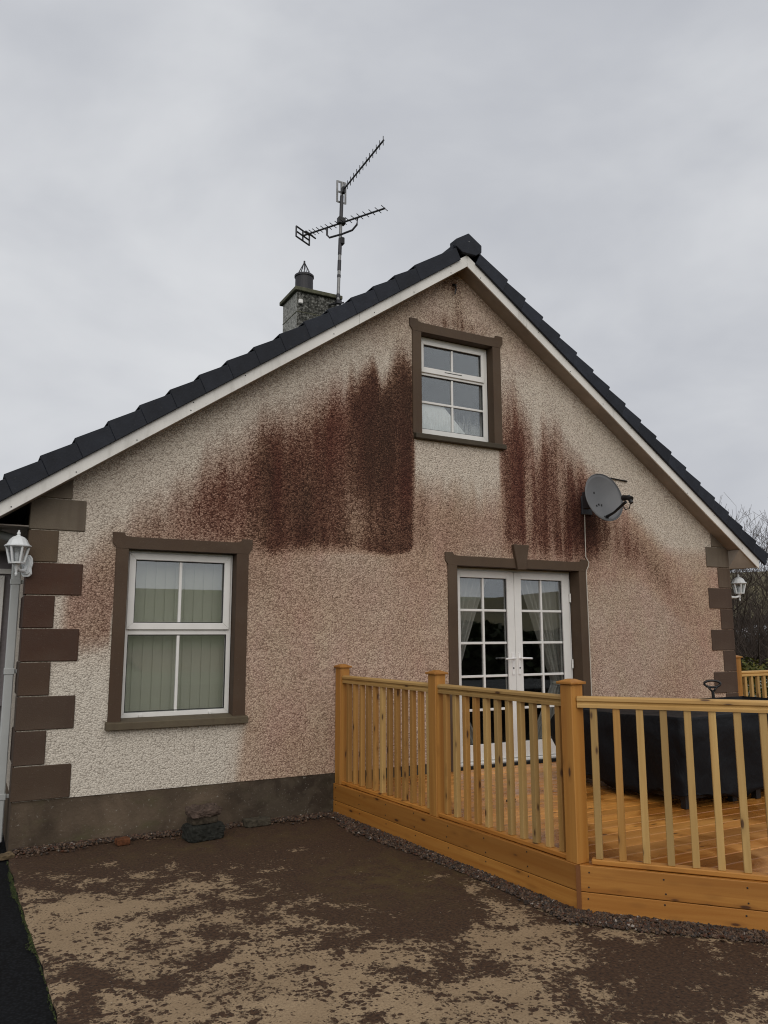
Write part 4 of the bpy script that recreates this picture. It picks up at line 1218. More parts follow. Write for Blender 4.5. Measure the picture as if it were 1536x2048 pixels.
# ---- wall lanterns
LG = m_glass()
def lantern(base, out_dir, reach, label):
    """base: point on the wall, out_dir: horizontal unit vector"""
    L = thing('wall_lantern', tuple(base), label, 'wall lantern', 'white coach lanterns on the house corners')
    o = Vector(out_dir).normalized()
    s = Vector((-o.y, o.x, 0))
    rot = Matrix(((s.x, -o.x, 0, 0), (s.y, -o.y, 0, 0), (0, 0, 1, 0), (0, 0, 0, 1)))   # local -y points out
    T = Matrix.Translation(base) @ rot @ Matrix.Scale(0.89, 4)
    oc = [(0.028, -0.095), (0.052, -0.07), (0.045, -0.02), (0.056, 0.02), (0.05, 0.07), (0.026, 0.10)]
    oc = oc + [(-x, z) for x, z in reversed(oc)]
    MB().prism(oc, -0.018, 0.0, 'y').prism([(x * 0.8, z * 0.8) for x, z in oc], -0.03, -0.018, 'y').xf(T).build('back_plate', 'lamp', L, bevel=0.003)
    MB().tube([(0, -0.025, 0.0), (0, -reach * 0.35, -0.045), (0, -reach * 0.7, -0.045), (0, -reach, -0.02), (0, -reach, 0.01)], [0.020, 0.018, 0.016, 0.017, 0.018], 8).tube([(0, -0.025, -0.05), (0, -reach * 0.4, -0.055)], 0.012, 6).xf(T).build('arm', 'lamp', L, smooth=True)
    c = (0, -reach, 0)
    MB().lathe([(0.0, -0.10), (0.008, -0.098), (0.012, -0.075), (0.006, -0.06), (0.014, -0.045), (0.018, -0.01), (0.026, 0.0), (0.034, 0.015), (0.0, 0.016)], c, 12).xf(T).build('finial', 'lamp', L, smooth=True)
    z0, z1, r0, r1 = 0.015, 0.165, 0.058, 0.092
    b = MB()
    for k in range(6):
        a = 2 * math.pi * (k + 0.5) / 6
        p0 = (c[0] + r0 * math.cos(a), c[1] + r0 * math.sin(a), z0)
        p1 = (c[0] + r1 * math.cos(a), c[1] + r1 * math.sin(a), z1)
        b.tube([p0, p1], 0.0105, 6)
    b.lathe([(0.0, z0 - 0.004), (r0 + 0.008, z0 - 0.004), (r0 + 0.010, z0 + 0.010), (0.0, z0 + 0.010)], (c[0], c[1], 0), 6 * 2)
    b.xf(T).build('cage', 'lamp', L)
    g = MB()
    for k in range(6):
        a0, a1 = 2 * math.pi * (k + 0.5) / 6, 2 * math.pi * (k + 1.5) / 6
        q = 0.97
        pl = [(c[0] + r * q * math.cos(a), c[1] + r * q * math.sin(a), z) for r, z, a in ((r0, z0, a0), (r0, z0, a1), (r1, z1, a1), (r1, z1, a0))]
        g = MB().add(pl, [(0, 1, 2, 3)]).xf(T)
        g.build('pane', LG, L, fix=False)
    MB().lathe([(0.105, 0.158), (0.112, 0.163), (0.112, 0.172), (0.096, 0.180), (0.085, 0.198), (0.074, 0.222), (0.05, 0.246), (0.022, 0.258), (0.012, 0.266), (0.016, 0.276), (0.015, 0.286), (0.008, 0.296), (0.008, 0.306), (0.0, 0.312)], c, 12).xf(T).build('roof', 'lamp', L, smooth=False)
    MB().lathe([(0.0, 0.02), (0.014, 0.02), (0.014, 0.05), (0.022, 0.075), (0.018, 0.11), (0.0, 0.125)], c, 10).xf(T).build('bulb', 'lamp', L, smooth=True)
lantern(Vector((-0.006, -0.030, 2.18)), (-0.62, -0.78, 0), 0.155, 'white wall lantern on the corner above the pale downpipe')
lantern(Vector((HX + 0.015, 0.06, 2.15)), (1, -0.05, 0), 0.262, 'white wall lantern on the corner in front of the bare trees')

# ---- downpipes
dp = thing('downpipe', (-0.07, 0.3, 0.0), 'pale grey square downpipe on the side wall below the lantern', 'downpipe')
MB().prism([(-0.105, 0.262), (-0.035, 0.262), (-0.035, 0.332), (-0.105, 0.332)], 0.02, 2.36, 'z').build('pipe', 'pipe', dp, bevel=0.008)
for z in (0.34, 1.32, 2.05):
    MB().prism([(-0.110, 0.257), (-0.030, 0.257), (-0.030, 0.337), (-0.110, 0.337)], z, z + 0.05, 'z').box(-0.035, 0.0, 0.28, 0.31, z + 0.01, z + 0.04).build('bracket', 'pipe', dp, bevel=0.004)
MB().tube([(-0.07, 0.297, 2.34), (-0.12, 0.297, 2.44), (-0.28, 0.297, 2.48)], 0.036, 10).build('swan_neck', 'pipe', dp)
dq = thing('downpipe', (8.43, 0.06, 0.0), 'pale grey downpipe at the corner beside the bare trees', 'downpipe')
MB().tube([(8.425, 0.10, 0.02), (8.425, 0.10, 1.78)], 0.034, 12).build('pipe', 'pipe', dq)
MB().tube([(8.425, 0.10, 1.74), (8.425, 0.10, 1.86)], 0.040, 12).build('collar', 'pipe', dq)

# ================================================================== TIMBER DECK
deck = thing('timber_deck', (2.9, -1.5, 0.0), 'new pine deck with slatted railing in front of the french doors', 'deck')
LAB = float(np.linalg.norm(B2 - A2)); DAB = (B2 - A2) / LAB
rotAB = math.atan2(DAB[1], DAB[0]); rotBC = math.atan2(DV[1], DV[0])
DZ = 0.272
XR = 9.7                                    # right end of the deck
def left_x(y):
    if y >= B2[1]:
        return A2[0] + (B2[0] - A2[0]) * (0 - y) / (0 - B2[1])
    return B2[0] + (y - B2[1]) * DV[0] / DV[1]
yb = -0.02
bw_ = 0.138
while yb - bw_ > C2[1] + 0.05:
    y1, y0 = yb, yb - bw_
    xs1, xs0 = left_x(y1) + 0.012, left_x(y0) + 0.012
    right = XR
    segs = [(None, None)]
    cutx = random.choice([5.1, 6.3, 7.4]) + random.uniform(-0.05, 0.05)
    for j in range(2):
        if j == 0:
            poly = [(xs0, y0), (cutx - 0.002, y0), (cutx - 0.002, y1), (xs1, y1)]
        else:
            poly = [(cutx + 0.002, y0), (right, y0), (right, y1), (cutx + 0.002, y1)]
        MB().prism(poly, DZ - 0.028, DZ + random.uniform(-0.001, 0.001), 'z').build('deck_board', 'deck', deck, org=((poly[0][0] + poly[1][0]) / 2, (y0 + y1) / 2, DZ), bevel=0.004)
    yb -= bw_ + 0.006
# solid black slab under the boards, standing in for shade in the gaps
MB().prism([(left_x(-0.05) + 0.08, -0.05), (9.1, -0.05), (9.1, C2[1] + 0.1), (left_x(C2[1] + 0.1) + 0.1, C2[1] + 0.1), (left_x(-3.2) + 0.12, -3.2), (left_x(-3.0) + 0.08, -3.0)], 0.10, DZ - 0.034, 'z').build('gap_shade_slab', 'gasket', deck)
# skirt boards (local x along the run)
def board(p0, rot, s0, s1, z0, z1, off, th, name, mat, bev=0.003):
    d = Vector((math.cos(rot), math.sin(rot))); n = Vector((d.y, -d.x))     # n: to the right of the direction
    mid = (s0 + s1) / 2
    b = MB().box(-(s1 - s0) / 2, (s1 - s0) / 2, -th / 2, th / 2, -(z1 - z0) / 2, (z1 - z0) / 2)
    me = b.mesh(name, bevel=bev)
    me.materials.append(M[mat])
    c = Vector(p0) + d * mid + n * off
    return link(name, me, deck, (c.x, c.y, (z0 + z1) / 2), rotz=rot)
# outward side: AB runs towards -y, outward is -x = right-hand side of direction
board(A2, rotAB, 0.003, LAB - 0.002, 0.128, DZ + 0.002, -0.013, 0.026, 'skirt_board', 'woodX')
board(A2, rotAB, 0.003, LAB - 0.002, -0.01, 0.124, -0.014, 0.026, 'skirt_board', 'woodX')
board(B2, rotBC, 0.014, 1.95, 0.128, DZ + 0.002, -0.013, 0.026, 'skirt_board', 'woodX')
board(B2, rotBC, 0.014, 1.95, -0.01, 0.124, -0.014, 0.026, 'skirt_board', 'woodX')
MB().tube([(B2[0] + 0.012, B2[1] + 0.001, -0.01), (B2[0] + 0.012, B2[1] + 0.001, DZ + 0.001)], 0.019, 4).build('corner_strip', 'strip', deck)
scm = MB().lathe([(0.0, 0), (0.005, 0), (0.005, 0.002), (0, 0.003)], n=8).xf(Matrix.Rotation(R(90), 4, 'X')).mesh('screw')
scm.materials.append(M['gasket'])
for o_ in [q for q in deck.children if q.name.startswith('skirt_board')]:
    hl = max(v.co.x for v in o_.data.vertices)
    x = -hl + 0.05
    while x < hl:
        for z in (-0.042, 0.042):
            c = bpy.data.objects.new('screw', scm); COL.objects.link(c); c.parent = o_
            c.location = (x + random.uniform(-0.012, 0.012), -0.0132, z + random.uniform(-0.01, 0.01))
        x += 0.43
# front edge of the deck beyond the frame
MB().box(float(C2[0]), XR, float(C2[1]) - 0.013, float(C2[1]) + 0.013, -0.01, DZ + 0.002).build('skirt_board', 'woodX', deck, bevel=0.003)

pm = MB().box(-0.05, 0.05, -0.05, 0.05, 0, 1.055).mesh('post', bevel=0.005); pm.materials.append(M['woodZ'])
capb = MB().box(-0.066, 0.066, -0.066, 0.066, 0.0, 0.016)
capb.add([(-0.060, -0.060, 0.016), (0.060, -0.060, 0.016), (0.060, 0.060, 0.016), (-0.060, 0.060, 0.016), (-0.02, -0.02, 0.032), (0.02, -0.02, 0.032), (0.02, 0.02, 0.032), (-0.02, 0.02, 0.032)],
         [(0, 1, 5, 4), (1, 2, 6, 5), (2, 3, 7, 6), (3, 0, 4, 7), (4, 5, 6, 7), (0, 3, 2, 1)])
cm = capb.mesh('post_cap', bevel=0.003); cm.materials.append(M['woodX'])
def post(x, y, rot, z0=DZ):
    o = link('post', pm, deck, (x, y, z0), rotz=rot)
    c = bpy.data.objects.new('post_cap', cm); COL.objects.link(c); c.parent = o; c.location = (0, 0, 1.055)
    WLOC[c] = (x, y, z0 + 1.055)
    return o
IN = 0.062                                   # railing line, set in from the skirt face
nAB = np.array([-DAB[1], DAB[0]]); nAB = nAB if nAB[0] > 0 else -nAB
nBC = -NB
def pAB(s, off=IN): return A2 + DAB * s + nAB * off
def pBC(s, off=IN): return B2 + DV * s + nBC * off
PO = [0.055, 1.575, 3.015]
for s in PO:
    q = pAB(s); post(q[0], q[1], rotAB)
q = pBC(1.90); post(q[0], q[1], rotBC)
# handrail profile (y,z), rounded top, groove at the side
HP = [(-0.030, 0.0), (0.030, 0.0), (0.030, 0.018), (0.022, 0.026), (0.024, 0.034), (0.034, 0.042), (0.033, 0.058), (0.020, 0.068), (-0.020, 0.068), (-0.033, 0.058), (-0.034, 0.042), (-0.024, 0.034), (-0.022, 0.026), (-0.030, 0.018)]
def handrail(p0, p1, z):
    L = float(np.linalg.norm(np.array(p1) - np.array(p0)))
    rot = math.atan2(p1[1] - p0[1], p1[0] - p0[0])
    me = MB().prism(HP, -L / 2, L / 2, 'x').mesh('handrail'); me.materials.append(M['rail'])
    return link('handrail', me, deck, ((p0[0] + p1[0]) / 2, (p0[1] + p1[1]) / 2, z), rotz=rot)
def baserail(p0, p1):
    L = float(np.linalg.norm(np.array(p1) - np.array(p0)))
    rot = math.atan2(p1[1] - p0[1], p1[0] - p0[0])
    me = MB().box(-L / 2, L / 2, -0.034, 0.034, 0, 0.030).mesh('base_rail', bevel=0.005); me.materials.append(M['woodX'])
    return link('base_rail', me, deck, ((p0[0] + p1[0]) / 2, (p0[1] + p1[1]) / 2, DZ + 0.004), rotz=rot)
RZ = 1.188
handrail(pAB(PO[0] + 0.05), pAB(PO[1] - 0.05), RZ); baserail(pAB(PO[0] + 0.05), pAB(PO[1] - 0.05))
handrail(pAB(PO[1] + 0.05), pAB(PO[2] - 0.05), RZ); baserail(pAB(PO[1] + 0.05), pAB(PO[2] - 0.05))
handrail(pBC(0.035), pBC(1.85), RZ); baserail(pBC(0.085), pBC(1.85))
bms = []
for mat in ('bal', 'balw'):
    me = MB().box(-0.0205, 0.0205, -0.0205, 0.0205, 0, RZ - DZ - 0.034).mesh('baluster', bevel=0.003)
    me.materials.append(M[mat]); bms.append(me)
def baluster(q, rot, warm):
    link('baluster', bms[1 if warm else 0], deck, (q[0], q[1], DZ + 0.034), rotz=rot)
for i, s in enumerate([0.19, 0.307, 0.424, 0.54, 0.657, 0.774, 0.89, 1.007, 1.124, 1.24, 1.357, 1.474]):
    baluster(pAB(s), rotAB, i in (0, 3, 4, 7, 10) or random.random() < 0.5)
for i, s in enumerate([1.70, 1.82, 1.94, 2.06, 2.18, 2.30, 2.42, 2.54, 2.66, 2.78, 2.90]):
    baluster(pAB(s), rotAB, i in (0, 2, 3, 10))
for i, s in enumerate([0.13 + 0.135 * k for k in range(13)]):
    baluster(pBC(s), rotBC, i in (1,))
# short railing from the house corner to the right
p_a = (8.50, 0.10)
post(8.50, 0.10, 0.0)
handrail((8.55, 0.10), (9.55, 0.10), 1.085); baserail((8.55, 0.10), (9.55, 0.10))
post(9.60, 0.10, 0.0)
me = MB().box(-0.0205, 0.0205, -0.0205, 0.0205, 0, 1.085 - DZ - 0.034).mesh('baluster', bevel=0.003); me.materials.append(M['bal'])
for k in range(7):
    link('baluster', me, deck, (8.66 + 0.125 * k, 0.10, DZ + 0.034))

# ================================================================== THINGS ON THE DECK
def cover():
    x0, x1, y0, y1, z0, z1 = 4.62, 7.35, -2.40, -0.85, 0.36, 0.972
    c = thing('covered_furniture', (4.62, -2.40, DZ), 'garden furniture set under a creased black weather cover on the deck', 'furniture cover')
    bm = bmesh.new()
    bmesh.ops.create_cube(bm, size=1.0)
    bmesh.ops.subdivide_edges(bm, edges=bm.edges[:], cuts=26, use_grid_fill=True)
    rs = np.random.RandomState(3)
    for v in bm.verts:
        u, w_, h = v.co.x + 0.5, v.co.y + 0.5, v.co.z + 0.5
        x, y, z = x0 + (x1 - x0) * u, y0 + (y1 - y0) * w_, z0 + (z1 - z0) * h
        top = sm(np.array((h - 0.75) / 0.25))
        ins = 0.035 * float(top) + 0.02 * h
        x += ins * (1 - 2 * u) * 1.0; y += ins * (1 - 2 * w_)
        if h > 0.97:
            z += -0.055 * w_ + 0.025 * (float(fbm(x * 3, y * 3, 2)) - 0.5)
        fold = (float(fbm(x * 4.2 + z * 2.1, y * 4.2 - z * 1.6, 9)) - 0.5) * 0.085 + 0.018 * math.sin(9 * x + 5 * z + 3 * float(vnoise(x * 2, z * 2, 4))) * (1 - h) + 0.012 * math.sin(11 * y - 6 * z)
        if w_ < 0.02: y += fold
        if w_ > 0.98: y -= fold
        if u < 0.02: x += fold
        if h < 0.02: z += 0.03 * math.sin(6 * (x + y)) + 0.02 * math.sin(17 * (x - y))
        v.co = (x, y, z)
    bmesh.ops.recalc_face_normals(bm, faces=bm.faces)
    me = bpy.data.meshes.new('cover')
    for v in bm.verts:
        v.co -= Vector(WLOC[c])
    bm.to_mesh(me); bm.free()
    me.materials.append(M['cover'])
    me.polygons.foreach_set('use_smooth', [True] * len(me.polygons))
    link('cover', me, c, WLOC[c])
    for x, y in ((4.71, -2.31), (5.28, -2.29), (5.55, -2.31), (6.2, -2.3), (7.2, -2.3), (4.71, -0.95), (7.2, -0.95), (4.72, -1.6)):
        MB().box(x - 0.028, x + 0.028, y - 0.028, y + 0.028, DZ + 0.001, 0.45).build('leg', 'black', c, bevel=0.004)
    MB().box(4.72, 7.2, -2.28, -0.98, 0.33, 0.44).build('frame', 'black', c)
cover()

# spade handle standing behind the cover
sp = thing('garden_spade', (6.97, -0.78, DZ), 'black D handled garden spade standing upright behind the covered furniture', 'spade')
spx = Vector((6.97, -0.78, 0)); sdir = Vector((0.80, -0.60, 0))
def spz(z): return Vector((spx.x + (z - 0.9) * -0.03, spx.y, z))
MB().tube([spz(0.55), spz(1.01)], 0.017, 8).build('shaft', 'black', sp)
t0 = spz(1.085)
ringp = []
for k in range(25):
    a = 2 * math.pi * k / 24
    ringp.append(t0 + sdir * (0.088 * math.cos(a) * (1.0 if math.sin(a) > -0.2 else 0.92)) + Vector((0, 0, 0.036 * math.sin(a))))
MB().tube(ringp, 0.013, 8, False).tube([t0 + sdir * -0.05 + Vector((0, 0, -0.03)), spz(0.995)], 0.012, 6).tube([t0 + sdir * 0.05 + Vector((0, 0, -0.03)), spz(0.995)], 0.012, 6).build('handle', 'black', sp, smooth=True)
MB().prism([(-0.09, 0.32), (0.09, 0.32), (0.09, 0.56), (-0.09, 0.56)], -0.006, 0.006, 'y').prism([(-0.085, 0.32), (0.0, DZ + 0.004), (0.085, 0.32)], -0.0055, 0.0055, 'y').xf(Matrix.Translation((spx.x + 0.01, spx.y, 0))).build('blade', 'darkmetal', sp)

hz = MB().tube([(8.98, -0.10, 1.30), (8.99, -0.12, 1.15), (8.96, -0.15, 1.0), (8.88, -0.18, 0.87), (8.76, -0.2, 0.74), (8.66, -0.2, 0.5), (8.64, -0.2, DZ + 0.012)], 0.016, 8).build('hose', 'black')
tag(hz, 'black bent hose rising beside the short railing at the house corner', 'hose')
sc_t = MB().box(0, 0.10, -0.02, 0.02, 0, 0.018).xf(Matrix.Translation((3.62, -1.45, DZ + 0.002)) @ Matrix.Rotation(R(25), 4, 'Z')).build('wood_offcut', 'black', bevel=0.004)
tag(sc_t, 'small dark scrap lying on the deck behind the railing', 'scrap')

# ================================================================== YARD THINGS
def rough_block(name, x0, x1, y0, y1, z0, z1, col, label, cat, seed, amp=0.012, rot=0.0):
    bm = bmesh.new()
    bmesh.ops.create_cube(bm, size=1.0)
    bmesh.ops.subdivide_edges(bm, edges=bm.edges[:], cuts=13, use_grid_fill=True)
    for v in bm.verts:
        u = v.co.copy()
        r = 1 - 0.10 * max(0, (abs(u.x * 2) ** 6 + abs(u.y * 2) ** 6 + abs(u.z * 2) ** 6 - 1) / 2) ** 1
        x, y, z = u.x * (x1 - x0) * r, u.y * (y1 - y0) * r, u.z * (z1 - z0) * (r * 0.5 + 0.5)
        n = lambda s: float(fbm(np.array(x * 28 + z * 17 + s), np.array(y * 28 - z * 21 + seed), seed + int(s))) - 0.5
        v.co = (x + n(0) * amp * 3, y + n(5) * amp * 3, z + (n(9) * amp * 3 if u.z > 0 else 0))
    bmesh.ops.recalc_face_normals(bm, faces=bm.faces)
    me = bpy.data.meshes.new(name); bm.to_mesh(me); bm.free()
    me.materials.append(M['block'])
    o = link(name, me, None, ((x0 + x1) / 2, (y0 + y1) / 2, (z0 + z1) / 2), col, rot)
    return tag(o, label, cat)
rough_block('concrete_block', 1.265, 1.56, -0.40, -0.20, 0.004, 0.122, (0.030, 0.031, 0.026), 'dark damp concrete block at the bottom of the small stack', 'block', 3, 0.012, R(9))
rough_block('brick', 1.30, 1.52, -0.35, -0.20, 0.123, 0.180, (0.070, 0.056, 0.040), 'grey brick in the middle of the small stack', 'brick', 5, 0.006, R(4))
rough_block('stone_lump', 1.285, 1.545, -0.37, -0.17, 0.181, 0.238, (0.105, 0.074, 0.058), 'crumbly brown stone on top of the small stack', 'stone', 8, 0.018, R(5))
rough_block('concrete_slab', 1.83, 2.06, -0.13, -0.012, 0.002, 0.058, (0.075, 0.064, 0.046), 'flat mossy slab against the plinth right of the small stack', 'slab', 11, 0.008, R(2))
rough_block('red_brick', 0.755, 0.862, -0.205, -0.12, 0.002, 0.048, (0.150, 0.058, 0.026), 'orange red piece of brick lying in the gravel by the plinth', 'brick', 14, 0.004, R(4))
rough_block('drain_cover', -0.08, 0.03, -0.16, -0.05, -0.01, 0.02, (0.16, 0.115, 0.065), 'small sandy stone at the foot of the house corner', 'stone', 17, 0.006, R(10))

# ================================================================== BACKGROUND, RIGHT
def tree(name, base, h, seed, label, stems=5, spread=0.5, group=None, maxd=5):
    t = thing(name, base, label, 'tree', group)
    rs = random.Random(seed)
    trunk, twigs = MB(), MB()
    def grow(mb, p, d, L, r, depth):
        n = 3
        pts, rad = [p], [r]
        q = p.copy(); dd = d.copy()
        for i in range(n):
            dd = (dd + Vector((rs.uniform(-1, 1), rs.uniform(-1, 1), rs.uniform(-0.3, 0.6))) * 0.16).normalized()
            q = q + dd * (L / n)
            pts.append(q.copy()); rad.append(max(0.0035, r * (1 - 0.5 * (i + 1) / n)))
        (trunk if depth < 2 else twigs).tube(pts, rad, 5 if depth < 2 else 3, False)
        if depth >= maxd or L < 0.12:
            return
        for k in range(rs.choice([2, 3, 3, 4])):
            i = rs.randint(1, n)
            a = rs.uniform(0, 6.28); tl = rs.uniform(0.35, 0.9)
            e1 = dd.orthogonal().normalized(); e2 = dd.cross(e1)
            nd = (dd * math.cos(tl) + (e1 * math.cos(a) + e2 * math.sin(a)) * math.sin(tl) + Vector((0, 0, 0.22))).normalized()
            grow(mb, pts[i], nd, L * rs.uniform(0.55, 0.82), rad[i] * 0.72, depth + 1)
    for s in range(stems):
        a = 6.28 * s / stems + rs.uniform(-0.4, 0.4)
        d = Vector((math.cos(a) * spread, math.sin(a) * spread, 1)).normalized()
        grow(trunk, Vector(base) + Vector((math.cos(a) * 0.12, math.sin(a) * 0.12, -0.05)), d, h * rs.uniform(0.36, 0.48), 0.045 * h / 4, 0)
    trunk.build('trunk', 'bark', t, fix=False)
    twigs.build('crown', 'bark', t, fix=False)
def at(dist, az, z=0):
    return (-0.41 + dist * math.sin(R(az)), -6.85 + dist * math.cos(R(az)), z)
tree('bare_tree', at(19.5, 53.4, -0.07), 4.4, 3, 'bare many stemmed tree seen right behind the corner lantern', 6, 0.35)
tree('bare_tree', at(21.5, 55.6, -0.07), 4.7, 8, 'bare tree at the right edge of the picture', 6, 0.45)
tree('bare_tree', at(23.0, 51.0, -0.07), 4.0, 5, 'bare tree partly hidden by the house corner below the eaves', 6, 0.5)

def leafy(name, base, rx, ry, h, n, size, col, col2, label, cat, seed, stem=True, ovate=1.0):
    t = thing(name, base, label, cat)
    rs = np.random.RandomState(seed)
    P = []
    while len(P) < n:
        p = rs.uniform(-1, 1, 3)
        q = np.linalg.norm(p)
        if q > 1 or q < 0.35: continue
        lump = 0.72 + 0.45 * float(fbm(np.array(p[0] * 2.2 + seed), np.array(p[1] * 2.2 + p[2] * 1.7), seed))
        P.append(p * lump)
    P = np.array(P)
    c = P * np.array([rx, ry, h / 2]) + np.array([0, 0, h / 2])
    ang = rs.uniform(0, 6.28, n); ti = rs.uniform(-1.2, 1.2, n)
    s = size * rs.uniform(0.6, 1.4, n)
    ux = np.stack([np.cos(ang), np.sin(ang), np.sin(ti) * 0.7], 1) * s[:, None]
    uy = np.stack([-np.sin(ang) * np.cos(ti), np.cos(ang) * np.cos(ti), np.sin(ti + 0.7)], 1) * s[:, None] * 0.5
    V = np.stack([c - ux, c - uy, c + ux, c + uy], 1).reshape(-1, 3)
    F = np.arange(4 * n).reshape(n, 4)
    half = n * 3 // 5
    for nm, sl_, cc in (('foliage', slice(0, half), col), ('inner_foliage', slice(half, n), col2)):
        k = F[sl_]
        me = bpy.data.meshes.new(nm)
        me.from_pydata(V[k.ravel()].tolist(), [], np.arange(len(k) * 4).reshape(-1, 4).tolist())
        me.materials.append(M['leaf'])
        link(nm, me, t, base, cc)
    b = MB()
    for k in range(5):
        a = k * 1.26
        b.tube([(base[0], base[1], base[2] - 0.05), (base[0] + 0.4 * rx * math.cos(a), base[1] + 0.4 * ry * math.sin(a), base[2] + h * 0.6)], [0.03, 0.012], 5)
    b.build('stem', 'bark', t)
leafy('green_shrub', at(13.0, 52.6, -0.07), 0.9, 0.9, 1.42, 5200, 0.035, (0.080, 0.092, 0.020), (0.130, 0.120, 0.022), 'low yellow green shrub behind the short railing', 'shrub', 4)
leafy('hedge', at(27.0, 54.0, -0.07), 5.5, 2.2, 2.3, 16000, 0.09, (0.034, 0.024, 0.016), (0.050, 0.036, 0.020), 'dense brown hedge behind the bare trees', 'hedge', 6)

# brushwood below the trees: thin bare stems
def brush(base, w_, h, n, seed, label):
    t = thing('bramble_thicket', base, label, 'thicket')
    rs = random.Random(seed)
    b = MB()
    for k in range(n):
        a = rs.uniform(0, 6.28); r = w_ * math.sqrt(rs.random())
        p = Vector((base[0] + r * math.cos(a), base[1] + r * math.sin(a), base[2]))
        d = Vector((rs.uniform(-0.6, 0.6), rs.uniform(-0.6, 0.6), 1)).normalized()
        L = h * rs.uniform(0.5, 1.05)
        m = p + d * L * 0.5
        d2_ = (d + Vector((rs.uniform(-0.6, 0.6), rs.uniform(-0.6, 0.6), rs.uniform(-0.2, 0.1)))).normalized()
        b.tube([p, m, m + d2_ * L * 0.5], [0.013, 0.009, 0.004], 3, False)
    b.build('stems', 'bark', t, fix=False)
brush(at(18.5, 54.2, -0.07), 1.9, 2.6, 1500, 5, 'tangle of bare brown stems filling the space below the bare trees')

# low rendered garden wall behind the short railing
gwl = thing('garden_wall', (9.3, 1.6, 0), 'low grey roughcast wall seen through the short railing', 'wall')
MB().box(8.75, 12.0, 1.6, 1.8, -0.08, 0.92).build('wall_face', 'chim', gwl)
MB().box(8.72, 12.03, 1.57, 1.83, 0.92, 0.97).build('coping', 'cap', gwl, bevel=0.01)

# parked car beyond the hedge line, glimpsed through the branches
def car(base, rot, label):
    c = thing('parked_car', base, label, 'car')
    T = Matrix.Translation(base) @ Matrix.Rotation(rot, 4, 'Z')
    body = [(-2.1, 0.35), (2.05, 0.35), (2.1, 0.62), (1.95, 0.80), (1.0, 0.95), (0.35, 1.42), (-1.0, 1.46), (-1.75, 1.02), (-2.08, 0.95)]
    M['carp'] = plain('silver_car_paint', (0.55, 0.56, 0.57), 0.3, 0.2, 0.05)
    MB().prism(body, -0.85, 0.85, 'y').xf(T).build('body', 'carp', c, bevel=0.05)
    MB().prism([(0.90, 0.97), (0.33, 1.37), (-0.95, 1.40), (-1.60, 1.02)], -0.856, 0.856, 'y').xf(T).build('window', 'gasket', c)
    MB().prism([(1.0, 0.97), (0.97, 1.0), (0.36, 1.43), (0.34, 1.40)], -0.72, 0.72, 'y').xf(T).build('windscreen', 'gasket', c)
    for x in (-1.3, 1.3):
        for y in (-0.78, 0.78):
            wlm = MB().lathe([(0.0, -0.1), (0.30, -0.1), (0.33, -0.06), (0.33, 0.06), (0.30, 0.1), (0, 0.1)], n=18).xf(T @ Matrix.Translation((x, y, 0.33)) @ Matrix.Rotation(R(90), 4, 'X')).build('wheel', 'black', c)
            MB().lathe([(0.0, -0.104), (0.19, -0.104), (0.19, 0.104), (0, 0.104)], n=12).xf(T @ Matrix.Translation((x, y, 0.33)) @ Matrix.Rotation(R(90), 4, 'X')).build('rim', 'metal', wlm)
    for y in (-0.6, 0.6):
        MB().box(2.02, 2.09, y - 0.16, y + 0.16, 0.64, 0.76).xf(T).build('headlight', 'upvc', c, bevel=0.01)
car(at(24.0, 56.3, 0.9), R(150), 'silver car parked on higher ground beyond the bare trees')
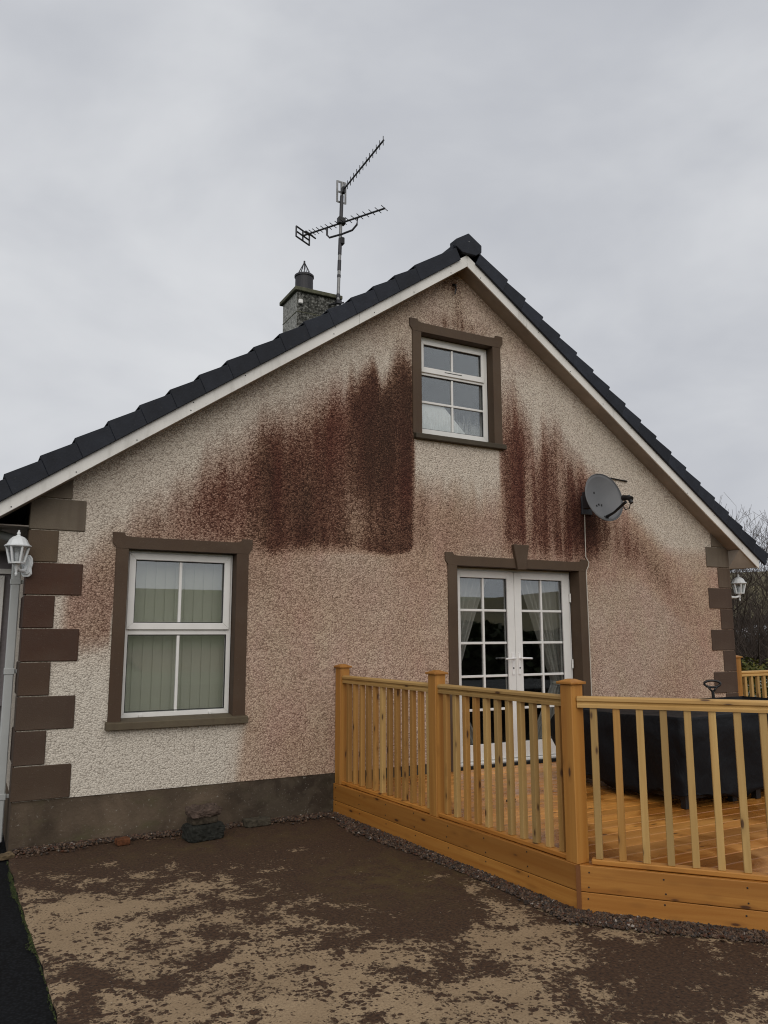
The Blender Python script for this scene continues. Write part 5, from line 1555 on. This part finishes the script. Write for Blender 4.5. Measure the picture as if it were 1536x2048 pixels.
# raised ground the car stands on, and rising land behind
def hill():
    st = 6.0
    xs = np.arange(6, 180, st); ys = np.arange(-60, 160, st)
    vs, fs = [], []
    for j, y in enumerate(ys):
        for i, x in enumerate(xs):
            dd = math.hypot(x + 0.41, y + 6.85)
            az = math.degrees(math.atan2(x + 0.41, y + 6.85))
            k = float(sm(np.array((dd - 20.5) / 3.0))) * 0.97 + float(sm(np.array((dd - 34) / 70))) * 7.5
            vs.append((x, y, -0.09 + k + 0.5 * float(fbm(np.array(x * .05), np.array(y * .05), 3)) * float(sm(np.array((dd - 40) / 30)))))
    n = len(xs)
    for j in range(len(ys) - 1):
        for i in range(n - 1):
            fs.append((j * n + i, j * n + i + 1, (j + 1) * n + i + 1, (j + 1) * n + i))
    M['hill'] = plain('rough_pasture', (0.090, 0.075, 0.032), 0.95, 0, 0.3, 0.2)
    struct(MB().add(vs, fs).build('hill', 'hill', smooth=True, fix=False))
hill()

# ================================================================== BEHIND THE CAMERA (seen mirrored in the glass)
def long_hedge():
    base = (15.0, -15.0, -0.07)
    t = thing('boundary_hedge', base, 'dark evergreen hedge mirrored in the french door glass', 'hedge')
    rs = np.random.RandomState(2)
    n = 15000
    x = rs.uniform(-5, 12, n); y = rs.normal(0, 0.55, n)
    hmax = 1.5 + 0.7 * np.array([float(vnoise(np.array(q * 0.6), np.array(0.0), 8)) for q in x])
    z = hmax * rs.rand(n) ** 0.7
    c = np.stack([x, y, z], 1)
    ang = rs.uniform(0, 6.28, n); s = rs.uniform(0.10, 0.22, n)
    ux = np.stack([np.cos(ang), np.sin(ang), rs.uniform(-.6, .6, n)], 1) * s[:, None]
    uy = np.stack([-np.sin(ang) * .4, np.cos(ang) * .4, rs.uniform(.3, .9, n)], 1) * s[:, None]
    V = np.stack([c - ux, c - uy, c + ux, c + uy], 1).reshape(-1, 3)
    me = bpy.data.meshes.new('foliage'); me.from_pydata(V.tolist(), [], np.arange(4 * n).reshape(n, 4).tolist())
    me.materials.append(M['leaf'])
    link('foliage', me, t, base, (0.030, 0.042, 0.014))
    MB().box(10.2, 26.8, -15.15, -14.85, -0.07, 1.3).build('stems', 'bark', t)
long_hedge()

def far_field():
    xs = np.arange(-60, 141, 8.0); ys = np.arange(-140, -17, 8.0)
    vs, fs = [], []
    for y in ys:
        for x in xs:
            d = -18.0 - y
            vs.append((x, y, -0.09 + 7.5 * float(sm(np.array(d / 90.0))) + 1.2 * float(fbm(np.array(x * .03), np.array(y * .03), 6)) * float(sm(np.array(d / 40.0)))))
    n = len(xs)
    for j in range(len(ys) - 1):
        for i in range(n - 1):
            fs.append((j * n + i, j * n + i + 1, (j + 1) * n + i + 1, (j + 1) * n + i))
    M['field'] = plain('green_pasture', (0.085, 0.105, 0.042), 0.95, 0, 0.3, 0.15)
    struct(MB().add(vs, fs).build('field', 'field', smooth=True, fix=False))
far_field()
